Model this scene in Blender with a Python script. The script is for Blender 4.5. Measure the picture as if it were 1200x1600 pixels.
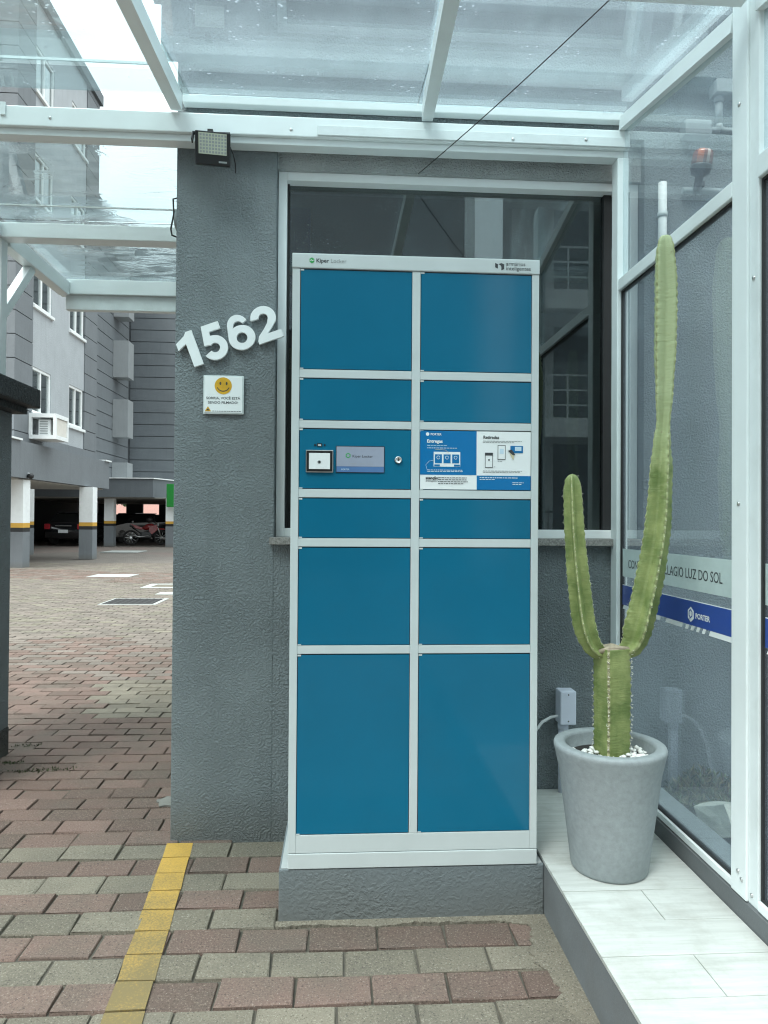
import bpy, bmesh, math, random
from mathutils import Vector, Matrix, noise
random.seed(7)
R = math.radians
scene = bpy.context.scene
for o in list(bpy.data.objects):
    bpy.data.objects.remove(o)
COL = scene.collection

# ------------------------------------------------------------------ camera
yaw, pitch, roll = R(3.5), R(0.6), R(0.4)
fwd = Vector((math.sin(yaw) * math.cos(pitch), math.cos(yaw) * math.cos(pitch), math.sin(pitch)))
rt0 = Vector((math.cos(yaw), -math.sin(yaw), 0))
up0 = rt0.cross(fwd)
rt = rt0 * math.cos(roll) + up0 * math.sin(roll)
upv = rt.cross(fwd)
cam = bpy.data.cameras.new('camera')
cam.sensor_fit = 'VERTICAL'
cam.sensor_height = 36.0
cam.lens = 1109.0 / 1600.0 * 36.0
cam.clip_start = 0.05
cam.clip_end = 3000
camo = bpy.data.objects.new('camera', cam)
COL.objects.link(camo)
M4 = Matrix((rt, upv, -fwd)).transposed().to_4x4()
M4.translation = Vector((0, 0, 1.25))
camo.matrix_world = M4
scene.camera = camo

# ------------------------------------------------------------------ sky, sun, exposure
SUN_EL, SUN_AZ = R(58), R(215)          # azimuth clockwise from +Y: behind the camera, to its left
world = bpy.data.worlds.new('World')
scene.world = world
world.use_nodes = True
wn, wl = world.node_tree.nodes, world.node_tree.links
wn.clear()
w_out = wn.new('ShaderNodeOutputWorld')
w_bg = wn.new('ShaderNodeBackground')
w_bg.inputs['Strength'].default_value = 0.1
w_sky = wn.new('ShaderNodeTexSky')
w_sky.sky_type = 'NISHITA'
w_sky.sun_disc = False
w_sky.sun_elevation = SUN_EL
w_sky.sun_rotation = SUN_AZ
w_sky.dust_density = 4.0
w_tc = wn.new('ShaderNodeTexCoord')
w_sep = wn.new('ShaderNodeSeparateXYZ')
wl.new(w_tc.outputs['Generated'], w_sep.inputs[0])
w_rng = wn.new('ShaderNodeMapRange')     # overcast sky: a third as bright at the horizon as overhead
w_rng.inputs['From Min'].default_value = 0.0
w_rng.inputs['From Max'].default_value = 1.0
w_rng.inputs['To Min'].default_value = 5.0
w_rng.inputs['To Max'].default_value = 24.0
w_pow = wn.new('ShaderNodeMath')
w_pow.operation = 'POWER'
w_pow.use_clamp = True
w_pow.inputs[1].default_value = 1.4
wl.new(w_sep.outputs['Z'], w_pow.inputs[0])
wl.new(w_pow.outputs[0], w_rng.inputs['Value'])
w_noi = wn.new('ShaderNodeTexNoise')
w_noi.inputs['Scale'].default_value = 3.0
w_noi.inputs['Detail'].default_value = 6.0
wl.new(w_tc.outputs['Generated'], w_noi.inputs['Vector'])
w_nr = wn.new('ShaderNodeMapRange')
w_nr.inputs['From Min'].default_value = 0.3
w_nr.inputs['From Max'].default_value = 0.7
w_nr.inputs['To Min'].default_value = 0.66
w_nr.inputs['To Max'].default_value = 1.14
wl.new(w_noi.outputs['Fac'], w_nr.inputs['Value'])
w_mul = wn.new('ShaderNodeMath')
w_mul.operation = 'MULTIPLY'
wl.new(w_rng.outputs[0], w_mul.inputs[0])
wl.new(w_nr.outputs[0], w_mul.inputs[1])
w_col = wn.new('ShaderNodeVectorMath')
w_col.operation = 'SCALE'
w_col.inputs[0].default_value = (0.905, 1.0, 1.01)
wl.new(w_mul.outputs[0], w_col.inputs['Scale'])
w_mix = wn.new('ShaderNodeMix')
w_mix.data_type = 'RGBA'
w_mix.inputs['Factor'].default_value = 0.88
wl.new(w_sky.outputs[0], w_mix.inputs['A'])
wl.new(w_col.outputs[0], w_mix.inputs['B'])
wl.new(w_mix.outputs['Result'], w_bg.inputs['Color'])
wl.new(w_bg.outputs[0], w_out.inputs['Surface'])

sun = bpy.data.lights.new('sun', 'SUN')
sun.energy = 1.2
sun.angle = R(20)
sun.color = (1.0, 1.0, 0.96)
suno = bpy.data.objects.new('sun', sun)
COL.objects.link(suno)
sdir = Vector((math.sin(SUN_AZ) * math.cos(SUN_EL), math.cos(SUN_AZ) * math.cos(SUN_EL), math.sin(SUN_EL)))
suno.rotation_euler = sdir.to_track_quat('Z', 'Y').to_euler()

vs = scene.view_settings
vs.view_transform = 'Standard'
vs.look = 'None'
vs.exposure = 1.2
vs.gamma = 1.0
vs.use_curve_mapping = False
scene.cycles.filter_width = 1.15
scene.cycles.max_bounces = 12
scene.cycles.transparent_max_bounces = 24
scene.cycles.transmission_bounces = 8


# ------------------------------------------------------------------ materials
def new_mat(name):
    m = bpy.data.materials.new(name)
    m.use_nodes = True
    nt = m.node_tree
    for n in list(nt.nodes):
        nt.nodes.remove(n)
    out = nt.nodes.new('ShaderNodeOutputMaterial')
    return m, nt, out


def node(nt, t, **kw):
    n = nt.nodes.new(t)
    for k, v in kw.items():
        if k in n.inputs:
            n.inputs[k].default_value = v
        else:
            setattr(n, k, v)
    return n


def pos(nt):
    return nt.nodes.new('ShaderNodeNewGeometry').outputs['Position']


def ramp(nt, src, a, b, lo=0.0, hi=1.0):
    r = nt.nodes.new('ShaderNodeMapRange')
    r.inputs['From Min'].default_value = a
    r.inputs['From Max'].default_value = b
    r.inputs['To Min'].default_value = lo
    r.inputs['To Max'].default_value = hi
    nt.links.new(src, r.inputs['Value'])
    return r.outputs[0]


def mixc(nt, fac, a, b):
    m = nt.nodes.new('ShaderNodeMix')
    m.data_type = 'RGBA'
    for s, v in (('Factor', fac), ('A', a), ('B', b)):
        if isinstance(v, (int, float)):
            m.inputs[s].default_value = v
        elif isinstance(v, tuple):
            m.inputs[s].default_value = (*v[:3], 1)
        else:
            nt.links.new(v, m.inputs[s])
    return m.outputs['Result']


def plain(name, col, rough=0.5, metal=0.0, var=0.06, scale=8.0, bump=0.0, bscale=200.0, coat=0.0, spec=0.5, dirt=0.0, dirtcol=(0.12, 0.11, 0.09)):
    """A painted or plain surface with slight uneven colour, optional grain and dirt."""
    m, nt, out = new_mat(name)
    b = node(nt, 'ShaderNodeBsdfPrincipled', Roughness=rough, Metallic=metal)
    b.inputs['Coat Weight'].default_value = coat
    b.inputs['Coat Roughness'].default_value = 0.09
    b.inputs['Specular IOR Level'].default_value = spec
    p = pos(nt)
    n = node(nt, 'ShaderNodeTexNoise', Scale=scale, Detail=6.0, Roughness=0.6)
    nt.links.new(p, n.inputs['Vector'])
    c = mixc(nt, ramp(nt, n.outputs['Fac'], 0.3, 0.7), tuple(x * (1 - var) for x in col), tuple(min(1, x * (1 + var)) for x in col))
    if dirt:
        n2 = node(nt, 'ShaderNodeTexNoise', Scale=scale * 0.6, Detail=9.0, Roughness=0.7)
        nt.links.new(p, n2.inputs['Vector'])
        c = mixc(nt, ramp(nt, n2.outputs['Fac'], 0.5, 0.75, 0, dirt), c, dirtcol)
    nt.links.new(c, b.inputs['Base Color'])
    nt.links.new(ramp(nt, n.outputs['Fac'], 0.3, 0.7, rough * 0.9, min(1, rough * 1.12)), b.inputs['Roughness'])
    if bump:
        n3 = node(nt, 'ShaderNodeTexNoise', Scale=bscale, Detail=3.0)
        nt.links.new(p, n3.inputs['Vector'])
        bp = node(nt, 'ShaderNodeBump', Strength=bump, Distance=0.002)
        nt.links.new(n3.outputs['Fac'], bp.inputs['Height'])
        nt.links.new(bp.outputs[0], b.inputs['Normal'])
    nt.links.new(b.outputs[0], out.inputs['Surface'])
    return m


def plaster(name, col, scale=55.0, dist=0.006, strength=0.8, var=0.07, grit=True):
    """Rough troweled wall plaster: worm-like raised grain under one coat of paint."""
    m, nt, out = new_mat(name)
    b = node(nt, 'ShaderNodeBsdfPrincipled', Roughness=0.72)
    b.inputs['Specular IOR Level'].default_value = 0.35
    p = pos(nt)
    big = node(nt, 'ShaderNodeTexNoise', Scale=2.2, Detail=5.0, Roughness=0.6)
    nt.links.new(p, big.inputs['Vector'])
    c = mixc(nt, ramp(nt, big.outputs['Fac'], 0.3, 0.7), tuple(x * (1 - var) for x in col), tuple(x * (1 + var) for x in col))
    mpd = node(nt, 'ShaderNodeMapping')
    mpd.inputs['Scale'].default_value = (9.0, 9.0, 0.7)         # faint rain streaks
    nt.links.new(p, mpd.inputs['Vector'])
    st = node(nt, 'ShaderNodeTexNoise', Scale=1.0, Detail=6.0, Roughness=0.65)
    nt.links.new(mpd.outputs[0], st.inputs['Vector'])
    c = mixc(nt, ramp(nt, st.outputs['Fac'], 0.52, 0.75, 0, 0.30), c, tuple(x * 0.62 for x in col))
    spl = nt.nodes.new('ShaderNodeSeparateXYZ')
    nt.links.new(p, spl.inputs[0])
    sm = node(nt, 'ShaderNodeMath', operation='MULTIPLY_ADD')     # splashed soil near the ground
    nt.links.new(big.outputs['Fac'], sm.inputs[0])
    sm.inputs[1].default_value = -0.22
    nt.links.new(spl.outputs['Z'], sm.inputs[2])
    c = mixc(nt, ramp(nt, sm.outputs[0], 0.06, -0.10, 0, 0.40), c, (0.12, 0.11, 0.085))
    nt.links.new(c, b.inputs['Base Color'])
    n = node(nt, 'ShaderNodeTexNoise', Scale=scale, Detail=2.5, Roughness=0.6, Distortion=0.35)
    nt.links.new(p, n.inputs['Vector'])
    h = ramp(nt, n.outputs['Fac'], 0.42, 0.62)
    if grit:
        n2 = node(nt, 'ShaderNodeTexNoise', Scale=scale * 4, Detail=2.0)
        nt.links.new(p, n2.inputs['Vector'])
        add = node(nt, 'ShaderNodeMath', operation='MULTIPLY_ADD')
        nt.links.new(n2.outputs['Fac'], add.inputs[0])
        add.inputs[1].default_value = 0.18
        nt.links.new(h, add.inputs[2])
        h = add.outputs[0]
    bp = node(nt, 'ShaderNodeBump', Strength=strength, Distance=dist)
    md = node(nt, 'ShaderNodeTexNoise', Scale=3.5, Detail=3.0)          # trowelled harder in some places
    nt.links.new(p, md.inputs['Vector'])
    hh = node(nt, 'ShaderNodeMath', operation='MULTIPLY')
    nt.links.new(h, hh.inputs[0])
    nt.links.new(ramp(nt, md.outputs['Fac'], 0.35, 0.65, 0.45, 1.15), hh.inputs[1])
    nt.links.new(hh.outputs[0], bp.inputs['Height'])
    nt.links.new(bp.outputs[0], b.inputs['Normal'])
    nt.links.new(b.outputs[0], out.inputs['Surface'])
    return m


def fresnel(nt, ior):
    """Fresnel that gives the same mirror on the way into and out of a flat sheet"""
    geo = nt.nodes.new('ShaderNodeNewGeometry')
    fr = nt.nodes.new('ShaderNodeFresnel')
    nt.links.new(ramp(nt, geo.outputs['Backfacing'], 0.0, 1.0, ior, 1.0 / ior), fr.inputs['IOR'])
    return fr


def thin_glass(name, tint=(0.9, 0.95, 0.95), refl=1.0, dust_veil=0.0, dust_veil_col=(0.8, 0.85, 0.88), dscale=4.0, specks=0.0, film=0.0):
    """One face of a flat glass sheet: see-through tint, Fresnel mirror, dusty scatter that also carries a painted sky veil."""
    m, nt, out = new_mat(name)
    t = node(nt, 'ShaderNodeBsdfTransparent', Color=(*tint, 1))
    g = node(nt, 'ShaderNodeBsdfGlossy', Roughness=0.0, Color=(0.95, 1, 1, 1))
    fr = fresnel(nt, 1.5)
    f = node(nt, 'ShaderNodeMath', operation='MULTIPLY_ADD')
    nt.links.new(fr.outputs[0], f.inputs[0])
    f.inputs[1].default_value = refl
    f.inputs[2].default_value = film
    mx = node(nt, 'ShaderNodeMixShader')
    nt.links.new(f.outputs[0], mx.inputs[0])
    nt.links.new(t.outputs[0], mx.inputs[1])
    nt.links.new(g.outputs[0], mx.inputs[2])
    last = mx.outputs[0]
    if dust_veil > 0:
        p = pos(nt)
        n = node(nt, 'ShaderNodeTexNoise', Scale=dscale, Detail=8.0, Roughness=0.65)
        mp = node(nt, 'ShaderNodeMapping')
        mp.inputs['Scale'].default_value = (1.0, 1.0, 1.0)
        nt.links.new(p, mp.inputs['Vector'])
        nt.links.new(mp.outputs[0], n.inputs['Vector'])
        fac = ramp(nt, n.outputs['Fac'], 0.3, 0.75, dust_veil * 0.75, dust_veil * 1.3)
        if specks:
            v = node(nt, 'ShaderNodeTexVoronoi', Scale=34.0, Randomness=1.0)
            nt.links.new(p, v.inputs['Vector'])
            n4 = node(nt, 'ShaderNodeTexNoise', Scale=6.0, Detail=2.0)
            nt.links.new(p, n4.inputs['Vector'])
            sp = node(nt, 'ShaderNodeMath', operation='MULTIPLY')
            nt.links.new(ramp(nt, v.outputs['Distance'], 0.12, 0.2, specks, 0.0), sp.inputs[0])
            nt.links.new(ramp(nt, n4.outputs['Fac'], 0.52, 0.62), sp.inputs[1])
            ad = node(nt, 'ShaderNodeMath', operation='ADD', use_clamp=True)
            nt.links.new(fac, ad.inputs[0])
            nt.links.new(sp.outputs[0], ad.inputs[1])
            fac = ad.outputs[0]
        tr = node(nt, 'ShaderNodeBsdfTranslucent', Color=(*dust_veil_col, 1))
        df = node(nt, 'ShaderNodeBsdfDiffuse', Color=(*dust_veil_col, 1))
        dm = node(nt, 'ShaderNodeMixShader', Fac=0.35)
        nt.links.new(tr.outputs[0], dm.inputs[1])
        nt.links.new(df.outputs[0], dm.inputs[2])
        mx2 = node(nt, 'ShaderNodeMixShader')
        nt.links.new(fac, mx2.inputs[0])
        nt.links.new(last, mx2.inputs[1])
        nt.links.new(dm.outputs[0], mx2.inputs[2])
        last = mx2.outputs[0]
    nt.links.new(last, out.inputs['Surface'])
    return m


def wet_glass(name):
    """Roof sheet with a film of rain on it: ripples bend what is seen through."""
    m, nt, out = new_mat(name)
    p = pos(nt)
    n = node(nt, 'ShaderNodeTexNoise', Scale=9.0, Detail=4.0, Roughness=0.55, Distortion=1.2)
    mp = node(nt, 'ShaderNodeMapping')
    mp.inputs['Scale'].default_value = (0.6, 1.3, 1.0)
    nt.links.new(p, mp.inputs['Vector'])
    nt.links.new(mp.outputs[0], n.inputs['Vector'])
    bp = node(nt, 'ShaderNodeBump', Strength=0.05, Distance=0.02)
    pat = node(nt, 'ShaderNodeTexNoise', Scale=1.6, Detail=2.0)      # water only stands in places
    nt.links.new(p, pat.inputs['Vector'])
    hm = node(nt, 'ShaderNodeMath', operation='MULTIPLY')
    nt.links.new(ramp(nt, n.outputs['Fac'], 0.5, 0.72), hm.inputs[0])
    nt.links.new(ramp(nt, pat.outputs['Fac'], 0.47, 0.60), hm.inputs[1])
    nt.links.new(hm.outputs[0], bp.inputs['Height'])
    rf = node(nt, 'ShaderNodeBsdfRefraction', IOR=1.33, Roughness=0.0, Color=(0.72, 0.79, 0.80, 1))
    gl = node(nt, 'ShaderNodeBsdfGlossy', Roughness=0.0)
    fr = node(nt, 'ShaderNodeFresnel', IOR=1.33)
    for q in (rf, gl):
        nt.links.new(bp.outputs[0], q.inputs['Normal'])
    mx = node(nt, 'ShaderNodeMixShader')
    nt.links.new(fr.outputs[0], mx.inputs[0])
    nt.links.new(rf.outputs[0], mx.inputs[1])
    nt.links.new(gl.outputs[0], mx.inputs[2])
    tl = node(nt, 'ShaderNodeBsdfTranslucent', Color=(0.8, 0.86, 0.88, 1))
    mx2 = node(nt, 'ShaderNodeMixShader')
    nt.links.new(ramp(nt, n.outputs['Fac'], 0.4, 0.8, 0.02, 0.08), mx2.inputs[0])
    nt.links.new(mx.outputs[0], mx2.inputs[1])
    nt.links.new(tl.outputs[0], mx2.inputs[2])
    nt.links.new(mx2.outputs[0], out.inputs['Surface'])
    return m


def paver(name, c1, c2, fleck):
    """Cast concrete paver: pores, pale and dark aggregate flecks, each block a little different."""
    m, nt, out = new_mat(name)
    b = node(nt, 'ShaderNodeBsdfPrincipled', Roughness=0.88)
    b.inputs['Specular IOR Level'].default_value = 0.25
    p = pos(nt)
    oi = nt.nodes.new('ShaderNodeObjectInfo')
    at = node(nt, 'ShaderNodeAttribute', attribute_name='tone')
    rnd = node(nt, 'ShaderNodeMath', operation='ADD')
    nt.links.new(oi.outputs['Random'], rnd.inputs[0])
    nt.links.new(at.outputs['Fac'], rnd.inputs[1])
    fr_ = node(nt, 'ShaderNodeMath', operation='FRACT')
    nt.links.new(rnd.outputs[0], fr_.inputs[0])
    base = mixc(nt, fr_.outputs[0], c1, c2)
    n1 = node(nt, 'ShaderNodeTexNoise', Scale=3.2, Detail=7.0, Roughness=0.65)
    nt.links.new(p, n1.inputs['Vector'])
    base = mixc(nt, ramp(nt, n1.outputs['Fac'], 0.42, 0.68, 0, 0.6), base, (0.105, 0.098, 0.08))
    n2 = node(nt, 'ShaderNodeTexNoise', Scale=170.0, Detail=4.0, Roughness=0.75)
    nt.links.new(p, n2.inputs['Vector'])
    base = mixc(nt, ramp(nt, n2.outputs['Fac'], 0.56, 0.66, 0, 0.55), base, fleck)
    base = mixc(nt, ramp(nt, n2.outputs['Fac'], 0.43, 0.35, 0, 0.8), base, (0.028, 0.026, 0.023))
    v = node(nt, 'ShaderNodeTexVoronoi', Scale=90.0)
    nt.links.new(p, v.inputs['Vector'])
    base = mixc(nt, ramp(nt, v.outputs['Distance'], 0.13, 0.08, 0, 0.5), base, (0.42, 0.41, 0.36))
    nt.links.new(base, b.inputs['Base Color'])
    bp = node(nt, 'ShaderNodeBump', Strength=0.8, Distance=0.004)
    nt.links.new(n2.outputs['Fac'], bp.inputs['Height'])
    nt.links.new(bp.outputs[0], b.inputs['Normal'])
    nt.links.new(b.outputs[0], out.inputs['Surface'])
    return m


def ground_mat():
    """Distant paving and street: block pattern in colour and fine relief."""
    m, nt, out = new_mat('paving_far')
    b = node(nt, 'ShaderNodeBsdfPrincipled', Roughness=0.9)
    p = pos(nt)
    br = node(nt, 'ShaderNodeTexBrick', Scale=1.0)
    br.inputs['Brick Width'].default_value = 0.205
    br.inputs['Row Height'].default_value = 0.117
    br.inputs['Mortar Size'].default_value = 0.006
    br.inputs['Color1'].default_value = (0.18, 0.158, 0.138, 1)
    br.inputs['Color2'].default_value = (0.135, 0.118, 0.103, 1)
    br.inputs['Mortar'].default_value = (0.05, 0.048, 0.04, 1)
    nt.links.new(p, br.inputs['Vector'])
    n1 = node(nt, 'ShaderNodeTexNoise', Scale=0.22, Detail=4.0)
    nt.links.new(p, n1.inputs['Vector'])
    c = mixc(nt, ramp(nt, n1.outputs['Fac'], 0.5, 0.6, 0, 0.6), br.outputs['Color'], (0.17, 0.118, 0.104))
    nt.links.new(c, b.inputs['Base Color'])
    nt.links.new(b.outputs[0], out.inputs['Surface'])
    return m


def tile_mat():
    m, nt, out = new_mat('porcelain_tile')
    b = node(nt, 'ShaderNodeBsdfPrincipled', Roughness=0.38)
    p = pos(nt)
    mp = node(nt, 'ShaderNodeMapping')
    mp.inputs['Scale'].default_value = (4.0, 45.0, 1.0)
    nt.links.new(p, mp.inputs['Vector'])
    n = node(nt, 'ShaderNodeTexNoise', Scale=1.0, Detail=8.0, Roughness=0.65, Distortion=0.4)
    nt.links.new(mp.outputs[0], n.inputs['Vector'])
    c = mixc(nt, ramp(nt, n.outputs['Fac'], 0.3, 0.72), (0.40, 0.42, 0.395), (0.55, 0.575, 0.55))
    n2 = node(nt, 'ShaderNodeTexNoise', Scale=7.0, Detail=8.0, Roughness=0.7)
    nt.links.new(p, n2.inputs['Vector'])
    c = mixc(nt, ramp(nt, n2.outputs['Fac'], 0.48, 0.75, 0, 0.5), c, (0.25, 0.24, 0.20))
    nt.links.new(c, b.inputs['Base Color'])
    nt.links.new(b.outputs[0], out.inputs['Surface'])
    return m


def cactus_mat(name, c1, c2, c3):
    m, nt, out = new_mat(name)
    b = node(nt, 'ShaderNodeBsdfPrincipled', Roughness=0.55)
    p = pos(nt)
    n = node(nt, 'ShaderNodeTexNoise', Scale=14.0, Detail=6.0, Roughness=0.6)
    nt.links.new(p, n.inputs['Vector'])
    c = mixc(nt, ramp(nt, n.outputs['Fac'], 0.35, 0.66), c1, c2)
    mp = node(nt, 'ShaderNodeMapping')
    mp.inputs['Scale'].default_value = (25.0, 25.0, 120.0)
    nt.links.new(p, mp.inputs['Vector'])
    n2 = node(nt, 'ShaderNodeTexNoise', Scale=1.0, Detail=5.0, Roughness=0.7)
    nt.links.new(mp.outputs[0], n2.inputs['Vector'])
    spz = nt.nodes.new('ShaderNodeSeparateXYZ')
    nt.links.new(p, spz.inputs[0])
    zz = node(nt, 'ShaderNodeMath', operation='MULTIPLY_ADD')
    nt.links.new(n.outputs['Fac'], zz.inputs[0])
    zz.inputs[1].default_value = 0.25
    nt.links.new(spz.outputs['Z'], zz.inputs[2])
    c = mixc(nt, ramp(nt, zz.outputs[0], 1.50, 1.78), c, (0.38, 0.44, 0.24))  # reflected-sky veil over the upper arm put into the skin colour
    c = mixc(nt, ramp(nt, n2.outputs['Fac'], 0.55, 0.75, 0, 0.5), c, c3)
    sc_ = node(nt, 'ShaderNodeTexNoise', Scale=38.0, Detail=7.0, Roughness=0.75)
    nt.links.new(p, sc_.inputs['Vector'])
    c = mixc(nt, ramp(nt, sc_.outputs['Fac'], 0.62, 0.70, 0, 0.75), c, (0.24, 0.19, 0.11))   # corky scars
    nt.links.new(c, b.inputs['Base Color'])
    bp = node(nt, 'ShaderNodeBump', Strength=0.6, Distance=0.004)
    nt.links.new(n2.outputs['Fac'], bp.inputs['Height'])
    nt.links.new(bp.outputs[0], b.inputs['Normal'])
    nt.links.new(b.outputs[0], out.inputs['Surface'])
    return m


def yellow_mat():
    m, nt, out = new_mat('worn_yellow_paint')
    b = node(nt, 'ShaderNodeBsdfPrincipled', Roughness=0.8)
    p = pos(nt)
    sp = nt.nodes.new('ShaderNodeSeparateXYZ')
    nt.links.new(p, sp.inputs[0])
    n = node(nt, 'ShaderNodeTexNoise', Scale=160.0, Detail=6.0, Roughness=0.75)
    nt.links.new(p, n.inputs['Vector'])
    n2 = node(nt, 'ShaderNodeTexNoise', Scale=9.0, Detail=4.0)
    nt.links.new(p, n2.inputs['Vector'])
    wear = ramp(nt, sp.outputs['Y'], 2.75, 1.75, 0.04, 0.52)      # tread wears it off away from the wall
    ad = node(nt, 'ShaderNodeMath', operation='MULTIPLY_ADD')
    nt.links.new(n2.outputs['Fac'], ad.inputs[0])
    ad.inputs[1].default_value = 0.45
    nt.links.new(wear, ad.inputs[2])
    sb = node(nt, 'ShaderNodeMath', operation='ADD')
    nt.links.new(ad.outputs[0], sb.inputs[0])
    nt.links.new(n.outputs['Fac'], sb.inputs[1])
    f = ramp(nt, sb.outputs[0], 0.74, 1.16)
    c = mixc(nt, f, (0.46, 0.285, 0.055), (0.165, 0.128, 0.055))
    nt.links.new(c, b.inputs['Base Color'])
    bp = node(nt, 'ShaderNodeBump', Strength=0.4, Distance=0.002)
    nt.links.new(n.outputs['Fac'], bp.inputs['Height'])
    nt.links.new(bp.outputs[0], b.inputs['Normal'])
    nt.links.new(b.outputs[0], out.inputs['Surface'])
    return m


M = {}
M['wall'] = plaster('grey_plaster', (0.198, 0.230, 0.240), scale=120, dist=0.0055, strength=0.9)
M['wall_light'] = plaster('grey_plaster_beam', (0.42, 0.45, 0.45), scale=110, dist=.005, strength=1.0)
M['plinth'] = plaster('plinth_plaster', (0.158, 0.188, 0.198), scale=80.0, dist=0.0025, strength=0.65)
M['plinth_top'] = plain('cement_light', (0.36, 0.39, 0.39), 0.85, bump=0.5, bscale=90)
M['cement'] = plain('cement', (0.175, 0.178, 0.160), 0.9, var=0.2, scale=14, bump=0.9, bscale=120, dirt=0.5)
M['curb'] = plain('curb_paint', (0.125, 0.138, 0.142), 0.75, var=0.12, bump=0.4, bscale=160)
M['curb_top'] = plain('curb_top', (0.19, 0.215, 0.225), 0.8, var=0.12, bump=0.5, bscale=220)
M['walk_side'] = plain('walkway_side', (0.135, 0.15, 0.155), 0.85, var=0.14, scale=10, bump=0.4, bscale=150, dirt=0.25)
M['alu'] = plain('white_aluminium', (0.74, 0.80, 0.80), 0.32, var=0.03, scale=5, dirt=0.12, dirtcol=(0.45, 0.47, 0.44))
M['alu2'] = plain('white_aluminium_weathered', (0.68, 0.74, 0.74), 0.4, var=0.05, scale=9, dirt=0.25, dirtcol=(0.40, 0.41, 0.37))
M['rubber'] = plain('black_rubber', (0.012, 0.013, 0.014), 0.6)
M['roof_glass'] = thin_glass('roof_glass', (0.86, 0.93, 0.945), 1.0, dust_veil=0.105, specks=0.35, dust_veil_col=(0.72, 0.80, 0.88))
M['roof_glass_clear'] = thin_glass('roof_glass_cleaner', (0.77, 0.845, 0.855), 1.0, dust_veil=0.05, specks=0.3, dust_veil_col=(0.72, 0.80, 0.85))
M['wet_glass'] = wet_glass('wet_roof_glass')
M['side_glass'] = thin_glass('side_glass', (0.90, 0.945, 0.945), 1.2, dust_veil=0.09, dust_veil_col=(0.66, 0.76, 0.9))  # thin dust, thickened and blued to paint in a pale sky reflection
M['window_glass'] = thin_glass('window_glass', (0.40, 0.46, 0.46), 1.2, film=0.075)
M['locker_frame'] = plain('locker_grey_paint', (0.55, 0.61, 0.61), 0.42, var=0.03, bump=0.12, bscale=500)
M['locker_blue'] = plain('locker_blue_paint', (0.0, 0.132, 0.235), 0.42, var=0.07, scale=2.2, bump=0.06, bscale=300, coat=0.4, spec=0.22, dirt=0.16, dirtcol=(0.03, 0.10, 0.14))
M['gap'] = plain('dark_gap', (0.008, 0.012, 0.016), 0.7)
M['steel'] = plain('brushed_steel', (0.62, 0.63, 0.62), 0.3, metal=1.0)
M['black'] = plain('black_plastic', (0.014, 0.015, 0.016), 0.4)
M['charcoal'] = plaster('charcoal_cap', (0.035, 0.042, 0.045), scale=60, dist=0.006)
M['white'] = plain('white_print', (0.80, 0.84, 0.84), 0.35, var=0.02)
M['white_rough'] = plain('white_paint', (0.76, 0.79, 0.79), 0.6, var=0.04, dirt=0.1)
M['screen'] = plain('screen_face', (0.33, 0.37, 0.46), 0.12, var=0.05)
M['screen_blue'] = plain('screen_blue', (0.10, 0.20, 0.40), 0.12)
M['print_blue'] = plain('print_blue', (0.0, 0.16, 0.40), 0.3, var=0.02)
M['print_navy'] = plain('vinyl_blue', (0.03, 0.075, 0.31), 0.3, var=0.03)
M['print_dark'] = plain('print_dark', (0.045, 0.05, 0.055), 0.4)
M['print_grey'] = plain('print_grey', (0.30, 0.33, 0.33), 0.4)
M['print_green'] = plain('print_green', (0.05, 0.36, 0.10), 0.35)
M['print_pale'] = plain('print_pale', (0.55, 0.70, 0.80), 0.35)
M['frost'] = thin_glass('frosted_vinyl', (0.75, 0.8, 0.8), 0.6, dust_veil=0.68, dust_veil_col=(0.75, 0.82, 0.80), dscale=2)
M['smile'] = plain('smile_yellow', (0.62, 0.36, 0.03), 0.4, var=0.1, scale=30)
M['acrylic'] = plain('acrylic_edge', (0.62, 0.68, 0.68), 0.15)
M['granite'] = plain('granite', (0.24, 0.235, 0.22), 0.6, var=0.45, scale=160, dirt=0.5)
M['pot'] = plain('pot_grey', (0.265, 0.300, 0.308), 0.62, var=0.12, scale=60, bump=0.35, bscale=260)
M['soil'] = plain('soil', (0.022, 0.02, 0.018), 0.95, var=0.3, scale=60, bump=1, bscale=80)
M['pebble'] = plain('pebble', (0.72, 0.73, 0.70), 0.5, var=0.12, scale=40)
M['stone'] = plain('pale_stone', (0.55, 0.56, 0.50), 0.75, var=0.15, scale=20, bump=0.6, bscale=60, dirt=0.3)
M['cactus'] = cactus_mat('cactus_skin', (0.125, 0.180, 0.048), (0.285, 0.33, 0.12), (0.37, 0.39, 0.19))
M['cactus_edge'] = plain('cactus_edge', (0.33, 0.36, 0.17), 0.7, var=0.35, scale=70)
M['cactus_rib'] = plain('cactus_rib', (0.30, 0.29, 0.16), 0.8, var=0.3, scale=90)
M['cactus_callus'] = plain('cactus_callus', (0.36, 0.30, 0.22), 0.85, var=0.25, scale=60)
M['spine'] = plain('spine_wool', (0.80, 0.78, 0.68), 0.8)
M['leafa'] = plain('succulent_green', (0.11, 0.15, 0.06), 0.55, var=0.4, scale=25)
M['leafb'] = plain('succulent_olive', (0.18, 0.165, 0.085), 0.6, var=0.4, scale=25)
M['leafc'] = plain('succulent_dark', (0.055, 0.08, 0.05), 0.55, var=0.4, scale=25)
M['pvc'] = plain('pvc_white', (0.66, 0.70, 0.80), 0.4, var=0.02)
M['pvc_paint'] = plain('pvc_painted', (0.27, 0.31, 0.32), 0.6, var=0.05)
M['lens_red'] = plain('beacon_red', (0.17, 0.025, 0.012), 0.15, var=0.3, scale=60)
M['lens_amber'] = plain('beacon_amber', (0.45, 0.10, 0.02), 0.15)
M['lens_clear'] = plain('beacon_clear', (0.5, 0.42, 0.38), 0.15)
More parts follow.
